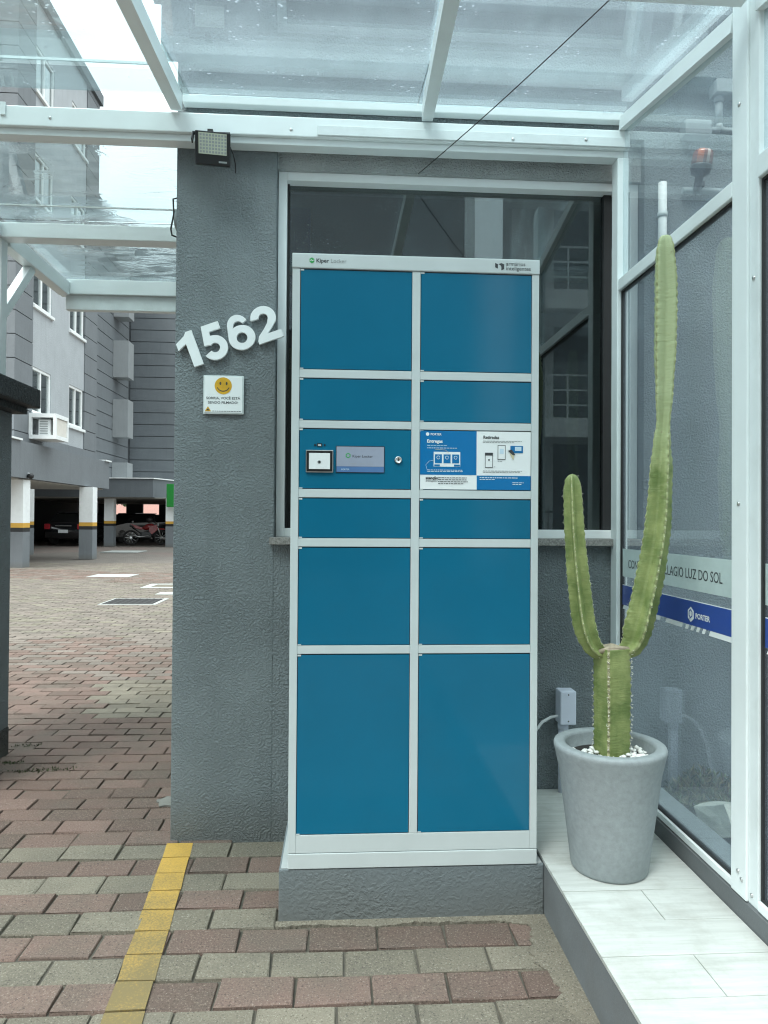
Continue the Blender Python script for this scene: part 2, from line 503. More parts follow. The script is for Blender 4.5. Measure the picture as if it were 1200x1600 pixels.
M['lamp_face'] = plain('flood_lens', (0.50, 0.53, 0.42), 0.3, var=0.08, scale=120)
M['paver_red'] = paver('paver_red', (0.120, 0.086, 0.071), (0.194, 0.134, 0.112), (0.36, 0.30, 0.25))
M['paver_mixed'] = paver('paver_mixed', (0.140, 0.120, 0.103), (0.200, 0.170, 0.146), (0.38, 0.34, 0.29))
M['paver_grey'] = paver('paver_grey', (0.148, 0.133, 0.103), (0.215, 0.195, 0.152), (0.40, 0.38, 0.31))
M['joint'] = plain('joint_sand', (0.085, 0.078, 0.062), 0.95, var=0.3, scale=40)
M['moss'] = plain('moss', (0.05, 0.065, 0.025), 0.95, var=0.3, scale=60)
M['ground'] = ground_mat()
M['tile'] = tile_mat()
M['yellow'] = yellow_mat()
M['apt'] = plaster('apartment_grey', (0.165, 0.182, 0.195), scale=20, dist=0.004, strength=0.4, var=0.05)
M['apt_dark'] = plaster('apartment_dark_grey', (0.132, 0.150, 0.163), scale=20, dist=0.004, strength=0.4, var=0.05)
M['apt_light'] = plaster('apartment_light', (0.38, 0.41, 0.43), scale=25, dist=0.006, strength=0.6, var=0.06)
M['apt_box'] = plaster('apartment_box', (0.29, 0.312, 0.322), scale=25, dist=0.004, strength=0.4, var=0.04)
M['groove'] = plain('groove', (0.085, 0.095, 0.103), 0.9)
M['ceil'] = plain('pilotis_ceiling', (0.42, 0.42, 0.39), 0.85)
M['pane'] = thin_glass('apartment_pane', (0.35, 0.4, 0.4), 1.0, film=0.25)
M['curtain'] = plain('curtain', (0.62, 0.62, 0.56), 0.9, var=0.1)
M['col_yellow'] = plain('column_yellow', (0.58, 0.33, 0.05), 0.6)
M['car_black'] = plain('car_black', (0.008, 0.009, 0.011), 0.2, coat=0.8)
M['car_grey'] = plain('car_grey', (0.025, 0.027, 0.03), 0.22, coat=0.8)
M['car_glass'] = plain('car_glass', (0.012, 0.014, 0.015), 0.05)
M['tail'] = plain('tail_light', (0.36, 0.02, 0.03), 0.15)
M['head'] = plain('head_light', (0.6, 0.62, 0.62), 0.1)
M['tyre'] = plain('tyre', (0.015, 0.015, 0.015), 0.8)
M['moto_red'] = plain('moto_red', (0.26, 0.018, 0.02), 0.25, coat=0.5)
M['sign_green'] = plain('sign_green', (0.015, 0.22, 0.035), 0.4, var=0.1)
M['iron'] = plain('cast_iron', (0.035, 0.035, 0.036), 0.7)
M['concrete_lid'] = plain('concrete_lid', (0.32, 0.335, 0.32), 0.85, var=0.1, scale=6)
M['roof_tile'] = plain('roof_tile', (0.26, 0.135, 0.11), 0.8, var=0.2)
M['house_wall'] = plain('house_wall', (0.62, 0.60, 0.55), 0.85)
M['tree_leaf'] = plain('tree_leaf', (0.06, 0.10, 0.03), 0.6, var=0.4, scale=3)
M['bark'] = plain('bark', (0.09, 0.07, 0.05), 0.9)
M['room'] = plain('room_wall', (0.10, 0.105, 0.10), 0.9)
M['banner_cream'] = plain('banner_cream', (0.60, 0.55, 0.36), 0.6)
M['asphalt'] = plain('asphalt', (0.05, 0.05, 0.05), 0.9, var=0.2, scale=20, bump=0.5, bscale=120)
M['kerb'] = plain('kerb', (0.36, 0.36, 0.34), 0.85)
M['street_wall'] = plain('street_wall', (0.62, 0.64, 0.64), 0.85)
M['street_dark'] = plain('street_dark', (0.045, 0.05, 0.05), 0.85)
M['blue_sign'] = plain('banner_blue', (0.02, 0.05, 0.24), 0.5)
M['wire'] = plain('cable_black', (0.02, 0.02, 0.02), 0.6)


# ------------------------------------------------------------------ mesh helpers
class MB:
    def __init__(self):
        self.bm = bmesh.new()
        self.mats = []
        self.mi = 0

    def mat(self, key):
        m = M[key]
        if m not in self.mats:
            self.mats.append(m)
        self.mi = self.mats.index(m)
        return self

    def face(self, vs_, smooth=False):
        try:
            f = self.bm.faces.new(vs_)
        except ValueError:
            return None
        f.material_index = self.mi
        f.smooth = smooth
        return f

    def box(self, x0, x1, y0, y1, z0, z1, bev=0.0, mw=None):
        x0, x1 = sorted((x0, x1)); y0, y1 = sorted((y0, y1)); z0, z1 = sorted((z0, z1))
        r = bmesh.ops.create_cube(self.bm, size=1.0)
        vs_ = r['verts']
        for v in vs_:
            v.co = Vector(((x0 + x1) / 2 + v.co.x * (x1 - x0), (y0 + y1) / 2 + v.co.y * (y1 - y0), (z0 + z1) / 2 + v.co.z * (z1 - z0)))
        fs = {f for v in vs_ for f in v.link_faces}
        for f in fs:
            f.material_index = self.mi
        if bev:
            es = list({e for v in vs_ for e in v.link_edges})
            rb = bmesh.ops.bevel(self.bm, geom=es, offset=min(bev, (x1 - x0) * .45, (y1 - y0) * .45, (z1 - z0) * .45), segments=2, affect='EDGES', profile=0.6)
            for f in rb['faces']:
                f.material_index = self.mi
            vs_ = list({v for f in rb['faces'] for v in f.verts} | {v for v in vs_ if v.is_valid})
        if mw is not None:
            for v in vs_:
                if v.is_valid:
                    v.co = mw @ v.co
        return self

    def bar(self, a, b, w, h, up=Vector((0, 0, 1))):
        """square section bar from a to b"""
        a, b = Vector(a), Vector(b)
        d = (b - a).normalized()
        s = d.cross(up)
        if s.length < 1e-5:
            s = d.cross(Vector((1, 0, 0)))
        s.normalize()
        u = s.cross(d)
        ring = []
        for p in (a, b):
            ring.append([self.bm.verts.new(p + s * (sx * w / 2) + u * (su * h / 2)) for sx, su in ((-1, -1), (1, -1), (1, 1), (-1, 1))])
        for i in range(4):
            j = (i + 1) % 4
            self.face([ring[0][i], ring[0][j], ring[1][j], ring[1][i]])
        self.face(ring[0][::-1])
        self.face(ring[1])
        return self

    def tube(self, pts, r, n=10, cap=True):
        pts = [Vector(p) for p in pts]
        rs = r if isinstance(r, (list, tuple)) else [r] * len(pts)
        rings = []
        ref = None
        for i, p in enumerate(pts):
            d = (pts[min(i + 1, len(pts) - 1)] - pts[max(i - 1, 0)]).normalized()
            if ref is None:
                ref = Vector((0, 0, 1)) if abs(d.z) < 0.9 else Vector((1, 0, 0))
            s = d.cross(ref).normalized()
            u = s.cross(d).normalized()
            ref = u
            rings.append([self.bm.verts.new(p + s * (math.cos(2 * math.pi * k / n) * rs[i]) + u * (math.sin(2 * math.pi * k / n) * rs[i])) for k in range(n)])
        for i in range(len(rings) - 1):
            for k in range(n):
                j = (k + 1) % n
                self.face([rings[i][k], rings[i][j], rings[i + 1][j], rings[i + 1][k]], True)
        if cap:
            self.face(rings[0][::-1])
            self.face(rings[-1])
        return self

    def lathe(self, prof, c, n=48, axis='Z', mw=None):
        rings = []
        c = Vector(c)
        for r, z in prof:
            row = []
            for k in range(n):
                a = 2 * math.pi * k / n
                p = Vector((r * math.cos(a), r * math.sin(a), z))
                if mw is not None:
                    p = mw @ p
                elif axis == 'Y':
                    p = Vector((p.x, -p.z, p.y))
                elif axis == 'X':
                    p = Vector((p.z, p.x, p.y))
                row.append(self.bm.verts.new(c + p))
            rings.append(row)
        for i in range(len(rings) - 1):
            for k in range(n):
                j = (k + 1) % n
                self.face([rings[i][k], rings[i][j], rings[i + 1][j], rings[i + 1][k]], True)
        self.face(rings[0][::-1])
        self.face(rings[-1])
        return self

    def poly(self, pts2, origin, ux, uy, depth):
        """closed outline in a plane (ux right, uy up), extruded away by depth along -normal and capped"""
        o, ux, uy = Vector(origin), Vector(ux), Vector(uy)
        nz = ux.cross(uy)
        fr = [self.bm.verts.new(o + ux * p[0] + uy * p[1]) for p in pts2]
        bk = [self.bm.verts.new(o + ux * p[0] + uy * p[1] - nz * depth) for p in pts2]
        f1 = self.face(fr)
        self.face(bk[::-1])
        n = len(fr)
        for i in range(n):
            j = (i + 1) % n
            self.face([fr[i], bk[i], bk[j], fr[j]])
        if f1 is not None and len(pts2) > 4:
            bmesh.ops.triangulate(self.bm, faces=[f1])
        return self

    def ribbon(self, pts2, w, origin, ux, uy, depth):
        """a bold stroke of width w along a 2-D centre line"""
        P = [Vector((p[0], p[1])) for p in pts2]
        L, Rr = [], []
        for i, p in enumerate(P):
            d1 = (p - P[i - 1]).normalized() if i else (P[1] - P[0]).normalized()
            d2 = (P[i + 1] - p).normalized() if i < len(P) - 1 else d1
            t = (d1 + d2).normalized()
            nrm = Vector((-t.y, t.x))
            k = w / 2 / max(0.35, nrm.dot(Vector((-d1.y, d1.x))))
            L.append(p + nrm * k)
            Rr.append(p - nrm * k)
        o, ux, uy = Vector(origin), Vector(ux), Vector(uy)
        nz = ux.cross(uy)
        def V(p, dz): return self.bm.verts.new(o + ux * p.x + uy * p.y - nz * dz)
        lf = [V(p, 0) for p in L]; rf = [V(p, 0) for p in Rr]
        lb = [V(p, depth) for p in L]; rb = [V(p, depth) for p in Rr]
        for i in range(len(P) - 1):
            self.face([rf[i], rf[i + 1], lf[i + 1], lf[i]])
            self.face([lb[i], lb[i + 1], rb[i + 1], rb[i]])
            self.face([lf[i], lf[i + 1], lb[i + 1], lb[i]])
            self.face([rb[i], rb[i + 1], rf[i + 1], rf[i]])
        self.face([rf[0], lf[0], lb[0], rb[0]])
        self.face([lf[-1], rf[-1], rb[-1], lb[-1]])
        return self

    def add_mesh(self, me, mw):
        vmap = [self.bm.verts.new(mw @ v.co) for v in me.vertices]
        for p in me.polygons:
            self.face([vmap[i] for i in p.vertices])
        return self

    def text(self, s, size, origin, ux, uy, ext=0.0004, bold=0.0, align='LEFT', sx=1.0):
        me = text_mesh(s, size, ext, bold, align)
        ux, uy = Vector(ux), Vector(uy)
        nz = ux.cross(uy)
        mw = Matrix((ux * sx, uy, nz)).transposed().to_4x4()
        mw.translation = Vector(origin)
        return self.add_mesh(me, mw)

    def build(self, name, parent=None, recalc=True, smooth_angle=None):
        if recalc:
            bmesh.ops.recalc_face_normals(self.bm, faces=self.bm.faces[:])
        me = bpy.data.meshes.new(name)
        self.bm.to_mesh(me)
        self.bm.free()
        for m in self.mats:
            me.materials.append(m)
        o = bpy.data.objects.new(name, me)
        COL.objects.link(o)
        if parent is not None:
            attach(o, parent)
        return o


_tcache = {}


def text_mesh(s, size, ext, bold, align):
    key = (s, size, ext, bold, align)
    if key in _tcache:
        return _tcache[key]
    cu = bpy.data.curves.new('lettering', 'FONT')
    cu.body = s
    cu.size = size
    cu.extrude = ext
    cu.offset = bold
    cu.align_x = align
    cu.resolution_u = 3
    ob = bpy.data.objects.new('lettering', cu)
    COL.objects.link(ob)
    bpy.context.view_layer.update()
    dg = bpy.context.evaluated_depsgraph_get()
    me = bpy.data.meshes.new_from_object(ob.evaluated_get(dg))
    bpy.data.objects.remove(ob)
    bpy.data.curves.remove(cu)
    _tcache[key] = me
    return me


def attach(o, parent):
    o.parent = parent
    o.matrix_parent_inverse = Matrix.Translation(-Vector(parent.location)) if parent.type == 'EMPTY' else Matrix()
    return o


def tag(o, label, cat=None, group=None, kind=None):
    o['label'] = label
    if cat:
        o['category'] = cat
    if group:
        o['group'] = group
    if kind:
        o['kind'] = kind
    return o


def thing(name, loc, label, cat, group=None):
    o = bpy.data.objects.new(name, None)
    o.empty_display_size = 0.1
    o.location = loc
    COL.objects.link(o)
    return tag(o, label, cat, group)


def struct(o, label=None):
    o['kind'] = 'structure'
    if label:
        o['label'] = label
    return o


def B(key):
    return MB().mat(key)


XF, ZF = Vector((1, 0, 0)), Vector((0, 0, 1))       # plane facing the camera (-Y)


def arc(cx, cy, rx, ry, a0, a1, n=14):
    return [(cx + rx * math.cos(R(a0 + (a1 - a0) * i / n)), cy + ry * math.sin(R(a0 + (a1 - a0) * i / n))) for i in range(n + 1)]


# ================================================================== LARGE STRUCTURE
# ------------------------------------------------------------------ ground and paving
g = B('ground')
bmv = [g.bm.verts.new(p) for p in ((-900, -900, -0.03), (900, -900, -0.03), (900, 1400, -0.03), (-900, 1400, -0.03))]
g.face(bmv)
ground = struct(g.build('ground'), 'paved ground reaching to the horizon')

drive = B('joint')
bmv = [drive.bm.verts.new(p) for p in ((-3.2, 1.2, -0.009), (0.66, 1.2, -0.009), (0.66, 2.9, -0.009), (-3.2, 2.9, -0.009))]
drive.face(bmv)
bmv2 = [drive.bm.verts.new(p) for p in ((-7.6, 2.9, -0.009), (-0.5, 2.9, -0.009), (-0.5, 20.2, -0.009), (-7.6, 20.2, -0.009))]
drive.face(bmv2)
driveway = struct(drive.build('driveway'), 'driveway of red and grey concrete block paving')

PX, PY = 0.205, 0.117


def paver_mesh(lx, ly, key, jit):
    m_ = B(key)
    h = 0.0035
    c = 0.003
    rings = []
    for (ins, z) in ((0.0, -0.03), (0.0, -h), (c, 0.0)):
        rings.append([m_.bm.verts.new((sx * (lx / 2 - ins) + random.uniform(-jit, jit) - sx * (abs(random.gauss(0, .0022)) if z > -.01 else 0), sy * (ly / 2 - ins) + random.uniform(-jit, jit) - sy * (abs(random.gauss(0, .0022)) if z > -.01 else 0), z + (random.uniform(-.0008, .0008) if z == 0 else 0))) for sx, sy in ((-1, -1), (1, -1), (1, 1), (-1, 1))])
    for a_, b_ in ((0, 1), (1, 2)):
        for i in range(4):
            j = (i + 1) % 4
            m_.face([rings[a_][i], rings[a_][j], rings[b_][j], rings[b_][i]])
    m_.face(rings[2])
    bmesh.ops.recalc_face_normals(m_.bm, faces=m_.bm.faces[:])
    me = bpy.data.meshes.new('brick_paver')
    m_.bm.to_mesh(me)
    m_.bm.free()
    me.materials.append(M[key])
    return me


GAPW = 0.004
pv = {k: [paver_mesh(PX - GAPW, PY - GAPW, k, 0.0016) for _ in range(16)] for k in ('paver_red', 'paver_grey', 'paver_mixed')}


def paver_key(x, y, row):
    nz = noise.noise(Vector((x * 0.9, y * 0.9, 3.1))) * 0.8
    if y < 2.78:
        return 'paver_grey' if row % 2 == 0 else 'paver_red'
    yy = y + nz + 0.25 * x
    if yy < 4.35:
        return 'paver_red'
    if yy < 5.5:
        return 'paver_grey' if x > -1.55 - (yy - 4.35) * .3 else 'paver_red'
    if yy < 6.9:
        return 'paver_red' if random.random() < 0.6 else 'paver_mixed'
    if yy < 8.2:
        return 'paver_mixed' if random.random() < 0.8 else 'paver_grey'
    if 13.2 < yy < 15.5:
        return 'paver_red' if random.random() < 0.7 else 'paver_mixed'
    return 'paver_mixed' if random.random() < 0.75 else 'paver_grey'


spots = []
row = 0
y = 2.78 - PY / 2
while y > 1.35:                                   # pavement rows, alternate grey and red
    off = (0.5 if row % 2 else 0.0) * PX + random.uniform(-.02, .02)
    n0 = math.ceil((-1.75 * y / 2.3 - 0.15) / PX)
    x = n0 * PX + off - 0.1
    while x < 0.66:
        if not (y > 2.25 and x > -0.10):
            spots.append((x, y, row))
        x += PX
    y -= PY
    row += 1
row = 1
y = 2.78 + PY / 2
far, beside = [], []
while y < 20.0:
    off = (0.5 if row % 2 else 0.0) * PX + random.uniform(-.015, .015)
    xl, xr = -0.492 * y - 0.25, -0.222 * y + 0.12
    if y < 3.95:
        xl = max(xl, -1.78)
    x = math.floor(xl / PX) * PX + off
    while x < xr:
        far.append((x, y, row))
        x += PX
    while x < -0.60:
        beside.append((x, y, row))
        x += PX
    y += PY
    row += 1
allp = spots + far + beside
for i, (x, y, row) in enumerate(allp):
    if i >= 298:
        break
    key = paver_key(x, y, row)
    o = bpy.data.objects.new('brick_paver', random.choice(pv[key]))
    o.location = (x, y, random.gauss(0, 0.0018))
    o.rotation_euler = (random.gauss(0, .009), random.gauss(0, .006), random.gauss(0, .010))
    COL.objects.link(o)
    o.parent = driveway
rest = MB()
ly = rest.bm.faces.layers.float.new('tone') if False else None
for (x, y, row) in allp[298:]:
    key = paver_key(x, y, row)
    rest.mat(key)
    dz = random.gauss(0, 0.0015)
    a = random.gauss(0, .008)
    ca, sa = math.cos(a), math.sin(a)
    lx, lyy = (PX - GAPW - .002) / 2, (PY - GAPW - .002) / 2
    r0 = [rest.bm.verts.new((x + sx * lx * ca - sy * lyy * sa, y + sx * lx * sa + sy * lyy * ca, dz - .016)) for sx, sy in ((-1, -1), (1, -1), (1, 1), (-1, 1))]
    lx -= .004; lyy -= .004
    r1 = [rest.bm.verts.new((x + sx * lx * ca - sy * lyy * sa, y + sx * lx * sa + sy * lyy * ca, dz + random.gauss(0, .0005))) for sx, sy in ((-1, -1), (1, -1), (1, 1), (-1, 1))]
    for i in range(4):
        j = (i + 1) % 4
        rest.face([r0[i], r0[j], r1[j], r1[i]])
    rest.face(r1)
ro = rest.build('paver_field', driveway)
ro['kind'] = 'stuff'
ro.data.attributes.new('tone', 'FLOAT', 'FACE')
tv = [0.0] * len(ro.data.polygons)
for i in range(len(tv)):
    if i % 5 == 0:
        t_ = random.random()
    tv[i] = t_
ro.data.attributes['tone'].data.foreach_set('value', tv)

# painted line over the blocks, one stroke per row so that the joints stay open
ln = B('yellow')
k = 0
y1 = 2.775
while y1 > 1.36:
    y0 = y1 - PY + 0.007
    xc0, xc1 = -0.603 + (2.775 - y1) * 0.075, -0.603 + (2.775 - y0) * 0.075
    hw = 0.050
    j = lambda: random.uniform(-.0025, .0025)
    q = [ln.bm.verts.new(p) for p in ((xc1 - hw + j(), y0 + j(), .0044), (xc1 + hw + j(), y0 + j(), .0044), (xc0 + hw + j(), y1 + j(), .0044), (xc0 - hw + j(), y1 + j(), .0044))]
    q2 = [ln.bm.verts.new(v.co - Vector((0, 0, .0040))) for v in q]
    ln.face(q)
    for i in range(4):
        ln.face([q[i], q2[i], q2[(i + 1) % 4], q[(i + 1) % 4]])
    y1 -= PY
struct(ln.build('painted_line'), 'worn yellow line painted on the block paving from the grey pillar')

# cement smeared along the foot of the plinth and of the walkway
ce = B('paver_grey')


def smear(pts_in, pts_out, z0=.016, z1=.0035):
    a = [ce.bm.verts.new((p[0], p[1], z0)) for p in pts_in]
    b = [ce.bm.verts.new((p[0], p[1], z1)) for p in pts_out]
    c = [ce.bm.verts.new((p[0], p[1], -.012)) for p in pts_out]
    for i in range(len(a) - 1):
        ce.face([a[i], a[i + 1], b[i + 1], b[i]])
        ce.face([b[i], b[i + 1], c[i + 1], c[i]])


def frac(t, sd):
    return abs(noise.noise(Vector((t * 5.0, sd, 0)))) + .5 * abs(noise.noise(Vector((t * 17.0, sd + 3, 0)))) + .25 * abs(noise.noise(Vector((t * 55.0, sd + 9, 0))))


n = 150
smear([(-.19 + i * .83 / n, 2.216) for i in range(n + 1)], [(-.19 + i * .83 / n, 2.216 - .006 - .032 * frac(i * .83 / n, 2.2) - (.035 * max(0, (i / n - .8) / .2))) for i in range(n + 1)], .009, .002)
smear([(.652, 2.216 - i * .95 / n) for i in range(n + 1)], [(.652 - .045 - .075 * frac(i * .95 / n, 7.7), 2.205 - i * .95 / n) for i in range(n + 1)], .010, .0022)
struct(ce.build('cement_fillet'), 'rough cement smeared along the plinth and walkway foot')

# ------------------------------------------------------------------ tiled walkway on the right
wk = B('walk_side')
wk.box(.650, 1.086, -3, 2.797, 0.0 - .02, .1685)
walk = struct(wk.build('walkway'), 'raised walkway of pale plank tiles beside the glass wall')
tys = [2.796, 2.654, 2.496, 2.338, 2.180, 2.022, 1.866, 1.715, 1.560, 1.40, 1.24, 1.08]
for i in range(len(tys) - 1):
    xs = [(.648, 1.0845)]
    if i in (5, 7, 2):
        xs = [(.648, .878), (.880, 1.0845)]
    for a_, b_ in xs:
        t_ = B('tile')
        t_.box(a_, b_, tys[i + 1] + .0018, tys[i], .1686, .180 + random.uniform(-.0006, .0006), bev=.0012)
        t_.build('tile', walk)
mt = B('cement')
mt.box(.6485, 1.0843, 1.08, 2.795, .1684, .1772)
mt.build('grout', walk)

# ------------------------------------------------------------------ gatehouse
gh = thing('gatehouse', (1.3, 4.8, 0), 'grey textured plaster gatehouse wall with a wide dark window behind the parcel locker', 'building')
WX0, WX1, WZ0, WZ1 = -.26, 1.222, 1.165, 2.72
w = B('wall')
w.box(-.648, WX0, 2.80, 3.05, -.05, 3.9, bev=.004)
w.box(WX1, 4.2, 2.80, 3.05, -.05, 3.9)
w.box(WX0, WX1, 2.8002, 3.0502, -.05, WZ0)
w.box(-.646, -.45, 3.05, 7.0, -.05, 3.9)
w.box(-.646, 4.2, 6.8, 7.0, -.05, 3.9)
w.build('front_wall', gh)
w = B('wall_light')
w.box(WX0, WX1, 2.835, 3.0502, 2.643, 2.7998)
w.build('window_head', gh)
w = B('wall')
w.box(WX0, WX1, 2.8002, 3.0502, 2.80, 3.9)
w.build('lintel', gh)
w = B('wall')
w.box(-.70, 4.2, 2.742, 2.799, 3.03, 3.25, bev=.004)
w.box(-.74, 4.2, 2.70, 2.799, 3.252, 3.62, bev=.004)
w.box(-.648, 4.2, 2.80, 7.0, 3.902, 4.0)
w.build('cornice', gh)
w = B('granite')
w.box(-.275, 1.237, 2.765, 2.96, 1.150, 1.1655 + .012, bev=.002)
w.build('window_sill', gh)
# window: aluminium frame, two sashes, dark glass
wf = B('white')
fx0, fx1, fz0, fz1 = WX0 + .002, WX1 - .004, 1.1778, 2.6425
for a in ((fx0, fx0 + .034, fz0, fz1), (fx1 - .034, fx1, fz0, fz1)):
    wf.box(a[0], a[1], 2.852, 2.93, a[2], a[3], bev=.002)
wf.box(fx0 + .0341, fx1 - .0341, 2.852, 2.93, fz1 - .034, fz1, bev=.002)
wf.box(fx0 + .0341, fx1 - .0341, 2.852, 2.93, fz0, fz0 + .034, bev=.002)
win = wf.build('window', gh)
ws = B('rubber')
ws.box(fx0 + .0342, fx0 + .042, 2.885, 2.925, fz0 + .0342, fz1 - .0342)
ws.build('sash_gasket', win)
ws = B('rubber')
ws.box(fx1 - .133, fx1 - .100, 2.883, 2.925, fz0 + .0342, fz1 - .0342)
ws.build('dark_sash_stile', win)
gp = B('window_glass')
gp.box(fx0 + .0425, fx1 - .1335, 2.900, 2.906, fz0 + .0345, fz1 - .0345)
gp.box(fx1 - .0995, fx1 - .0345, 2.900, 2.906, fz0 + .0345, fz1 - .0345)
gp.build('window_pane', win)
# inside of the room
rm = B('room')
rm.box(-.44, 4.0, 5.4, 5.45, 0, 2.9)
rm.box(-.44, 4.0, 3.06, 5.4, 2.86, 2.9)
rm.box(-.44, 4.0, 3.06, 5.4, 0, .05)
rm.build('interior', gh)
bn = thing('wall_banner', (-.3, 3.2, 1.6), 'blue and cream banner just behind the left edge of the gatehouse window', 'banner')
b_ = B('blue_sign')
b_.box(-.44, -.14, 3.08, 3.10, 1.99, 2.6)
b_.build('banner_sheet', bn)
b_ = B('banner_cream')
b_.box(-.44, -.14, 3.08, 3.10, 1.90, 1.989)
b_.build('banner_hem', bn)

# ------------------------------------------------------------------ plinth under the locker
pl = B('plinth')
pl.box(-.182, .649, 2.216, 2.799, -.03, .166, bev=.004)
po = pl.build('locker_plinth')
tag(po, 'low grey plastered plinth carrying the blue parcel locker', 'plinth')
pt = B('plinth_top')
pt.box(-.176, .643, 2.222, 2.797, .1662, .1685)
pt.build('plinth_top', po)

# ------------------------------------------------------------------ entrance canopy (right part, sloping glass)
def roof_z(y): return 2.875 - 0.20 * (2.76 - y)


cn = thing('entrance_canopy', (0.2, 2.5, 2.75), 'white aluminium and glass canopy over the parcel locker, sloping up to the wall', 'canopy')
b_ = B('alu')
b_.box(-1.80, 1.128, 2.722, 2.796, 2.716, 2.792, bev=.004)
b_.box(-1.80, 1.128, 2.738, 2.795, 2.690, 2.7155, bev=.003)
b_.build('wall_beam', cn)
b_ = B('alu2')
b_.box(-.10, 1.126, 2.715, 2.7215, 2.722, 2.760, bev=.002)
b_.build('flashing_strip', cn)
b_ = B('alu')
b_.box(-.62, 1.128, 2.757, 2.797, 2.852, 2.884, bev=.003)
b_.build('ledger', cn)
RAF = [(-.635, 2.728, -.545, 1.0), (.325, 2.728, .245, 1.0), (-1.77, 2.728, -1.77, 1.0)]
for (xa, ya, xb, yb) in RAF:
    b_ = B('alu')
    b_.bar((xa, ya, roof_z(ya) - .036), (xb, yb, roof_z(yb) - .036), .042, .062)
    b_.build('rafter', cn)
b_ = B('alu')
b_.bar((-1.8, 1.80, roof_z(1.80) - .030), (1.06, 1.80, roof_z(1.80) - .030), .05, .05)
b_.build('purlin', cn)


def slab(key, x0, x1, y0, y1, zf, t=.008):
    s = B(key)
    vs0 = [s.bm.verts.new((x, y_, zf(y_))) for x, y_ in ((x0, y0), (x1, y0), (x1, y1), (x0, y1))]
    vs1 = [s.bm.verts.new((x, y_, zf(y_) + t)) for x, y_ in ((x0, y0), (x1, y0), (x1, y1), (x0, y1))]
    s.face(vs0[::-1]); s.face(vs1)
    for i in range(4):
        j = (i + 1) % 4
        s.face([vs0[i], vs0[j], vs1[j], vs1[i]])
    return s


for a in ((-1.79, -.592), (-.588, .288), (.292, 1.12)):
    slab('roof_glass_clear' if a[0] < -1 else 'roof_glass', a[0], a[1], 1.0, 2.755, lambda y_: roof_z(y_) + .004).build('roof_pane', cn)
b_ = B('alu2')
b_.bar((-1.79, 2.52, roof_z(2.52) + .017), (-.66, 2.52, roof_z(2.52) + .017), .006, .008)
b_.build('glass_seam', cn)

# ------------------------------------------------------------------ driveway canopy beyond the beam
dc = thing('driveway_canopy', (-1.2, 3.8, 2.7), 'white framed glass canopy over the driveway left of the grey pillar', 'canopy')
b_ = B('alu'); b_.box(-1.80, -.66, 3.70, 3.79, 2.672, 2.748, bev=.004); b_.build('cross_beam', dc)
b_ = B('alu'); b_.box(-1.80, -.66, 4.60, 4.68, 2.668, 2.762, bev=.004); b_.build('cross_beam', dc)
b_ = B('alu2'); b_.box(-1.76, -.66, 4.625, 4.675, 2.575, 2.6675, bev=.003); b_.build('gutter_beam', dc)
b_ = B('alu'); b_.box(-1.79, -1.725, 2.80, 3.699, 2.672, 2.742, bev=.004); b_.box(-1.79, -1.725, 3.791, 4.599, 2.655, 2.742, bev=.004); b_.build('side_beam', dc)
b_ = B('alu'); b_.box(-1.805, -1.733, 3.71, 3.78, 1.93, 2.6715, bev=.004); b_.build('post', dc)
b_ = B('alu'); b_.bar((-1.765, 3.78, 2.30), (-1.765, 4.12, 2.66), .045, .05); b_.build('brace', dc)
slab('wet_glass', -1.79, -.66, 2.80, 3.745, lambda y_: 2.790 - .01 * (y_ - 2.8), .006).build('roof_pane', dc)
slab('wet_glass', -1.79, -.66, 3.751, 4.70, lambda y_: 2.780 - .01 * (y_ - 3.75), .006).build('roof_pane', dc)
b_ = B('alu2'); b_.bar((-1.79, 3.56, 2.776), (-.66, 3.56, 2.776), .008, .006); b_.build('glass_seam', dc)

# ------------------------------------------------------------------ glass partition on the right
gpw = thing('glass_partition', (1.1, 2.2, .24), 'white framed glass side wall with frosted and blue sticker bands right of the cactus', 'glass wall')
def tz(y): return 2.815 - 0.205 * (2.71 - y)
b_ = B('alu')
b_.box(1.085, 1.13, 2.735, 2.795, .236, 2.689, bev=.003)
b_.build('post', gpw)
b_ = B('alu')
b_.box(1.088, 1.132, 1.842, 1.917, .236, 3.0, bev=.003)
b_.build('post', gpw)
b_ = B('alu2')
b_.box(1.094, 1.132, 1.797, 1.8415, .236, 3.0, bev=.003)
b_.build('post', gpw)
b_ = B('alu')
b_.bar((1.108, 2.722, tz(2.722)), (1.108, 1.9175, tz(1.9175)), .045, .05)
b_.bar((1.108, 1.797, tz(1.797)), (1.108, 1.0, tz(1.0)), .045, .05)
b_.build('top_rail', gpw)
b_ = B('alu')
b_.box(1.088, 1.13, 1.9175, 2.7345, 2.160, 2.205, bev=.003)
b_.build('mid_rail', gpw)
b_ = B('alu2')
b_.box(1.088, 1.13, 1.0, 1.7965, 2.155, 2.215, bev=.003)
b_.build('mid_rail', gpw)
b_ = B('alu')
b_.box(1.092, 1.128, 1.9175, 2.7345, .237, .258, bev=.002)
b_.box(1.092, 1.128, 1.0, 1.7965, .237, .262, bev=.002)
b_.build('bottom_rail', gpw)
b_ = B('rubber')
for (y0, y1, z0, z1) in ((1.918, 2.734, .2585, 2.1595), (1.0, 1.7965, .2625, 2.1545)):
    b_.box(1.1005, 1.1185, y1 - .008, y1, z0, z1)
    b_.box(1.1005, 1.1185, y0, y1 - .0085, z0, z0 + .007)
    b_.box(1.1005, 1.1185, y0, y0 + .008, z0 + .0075, z1)
    b_.box(1.1005, 1.1185, y0 + .0085, y1 - .0085, z1 - .007, z1)
b_.build('gasket', gpw)


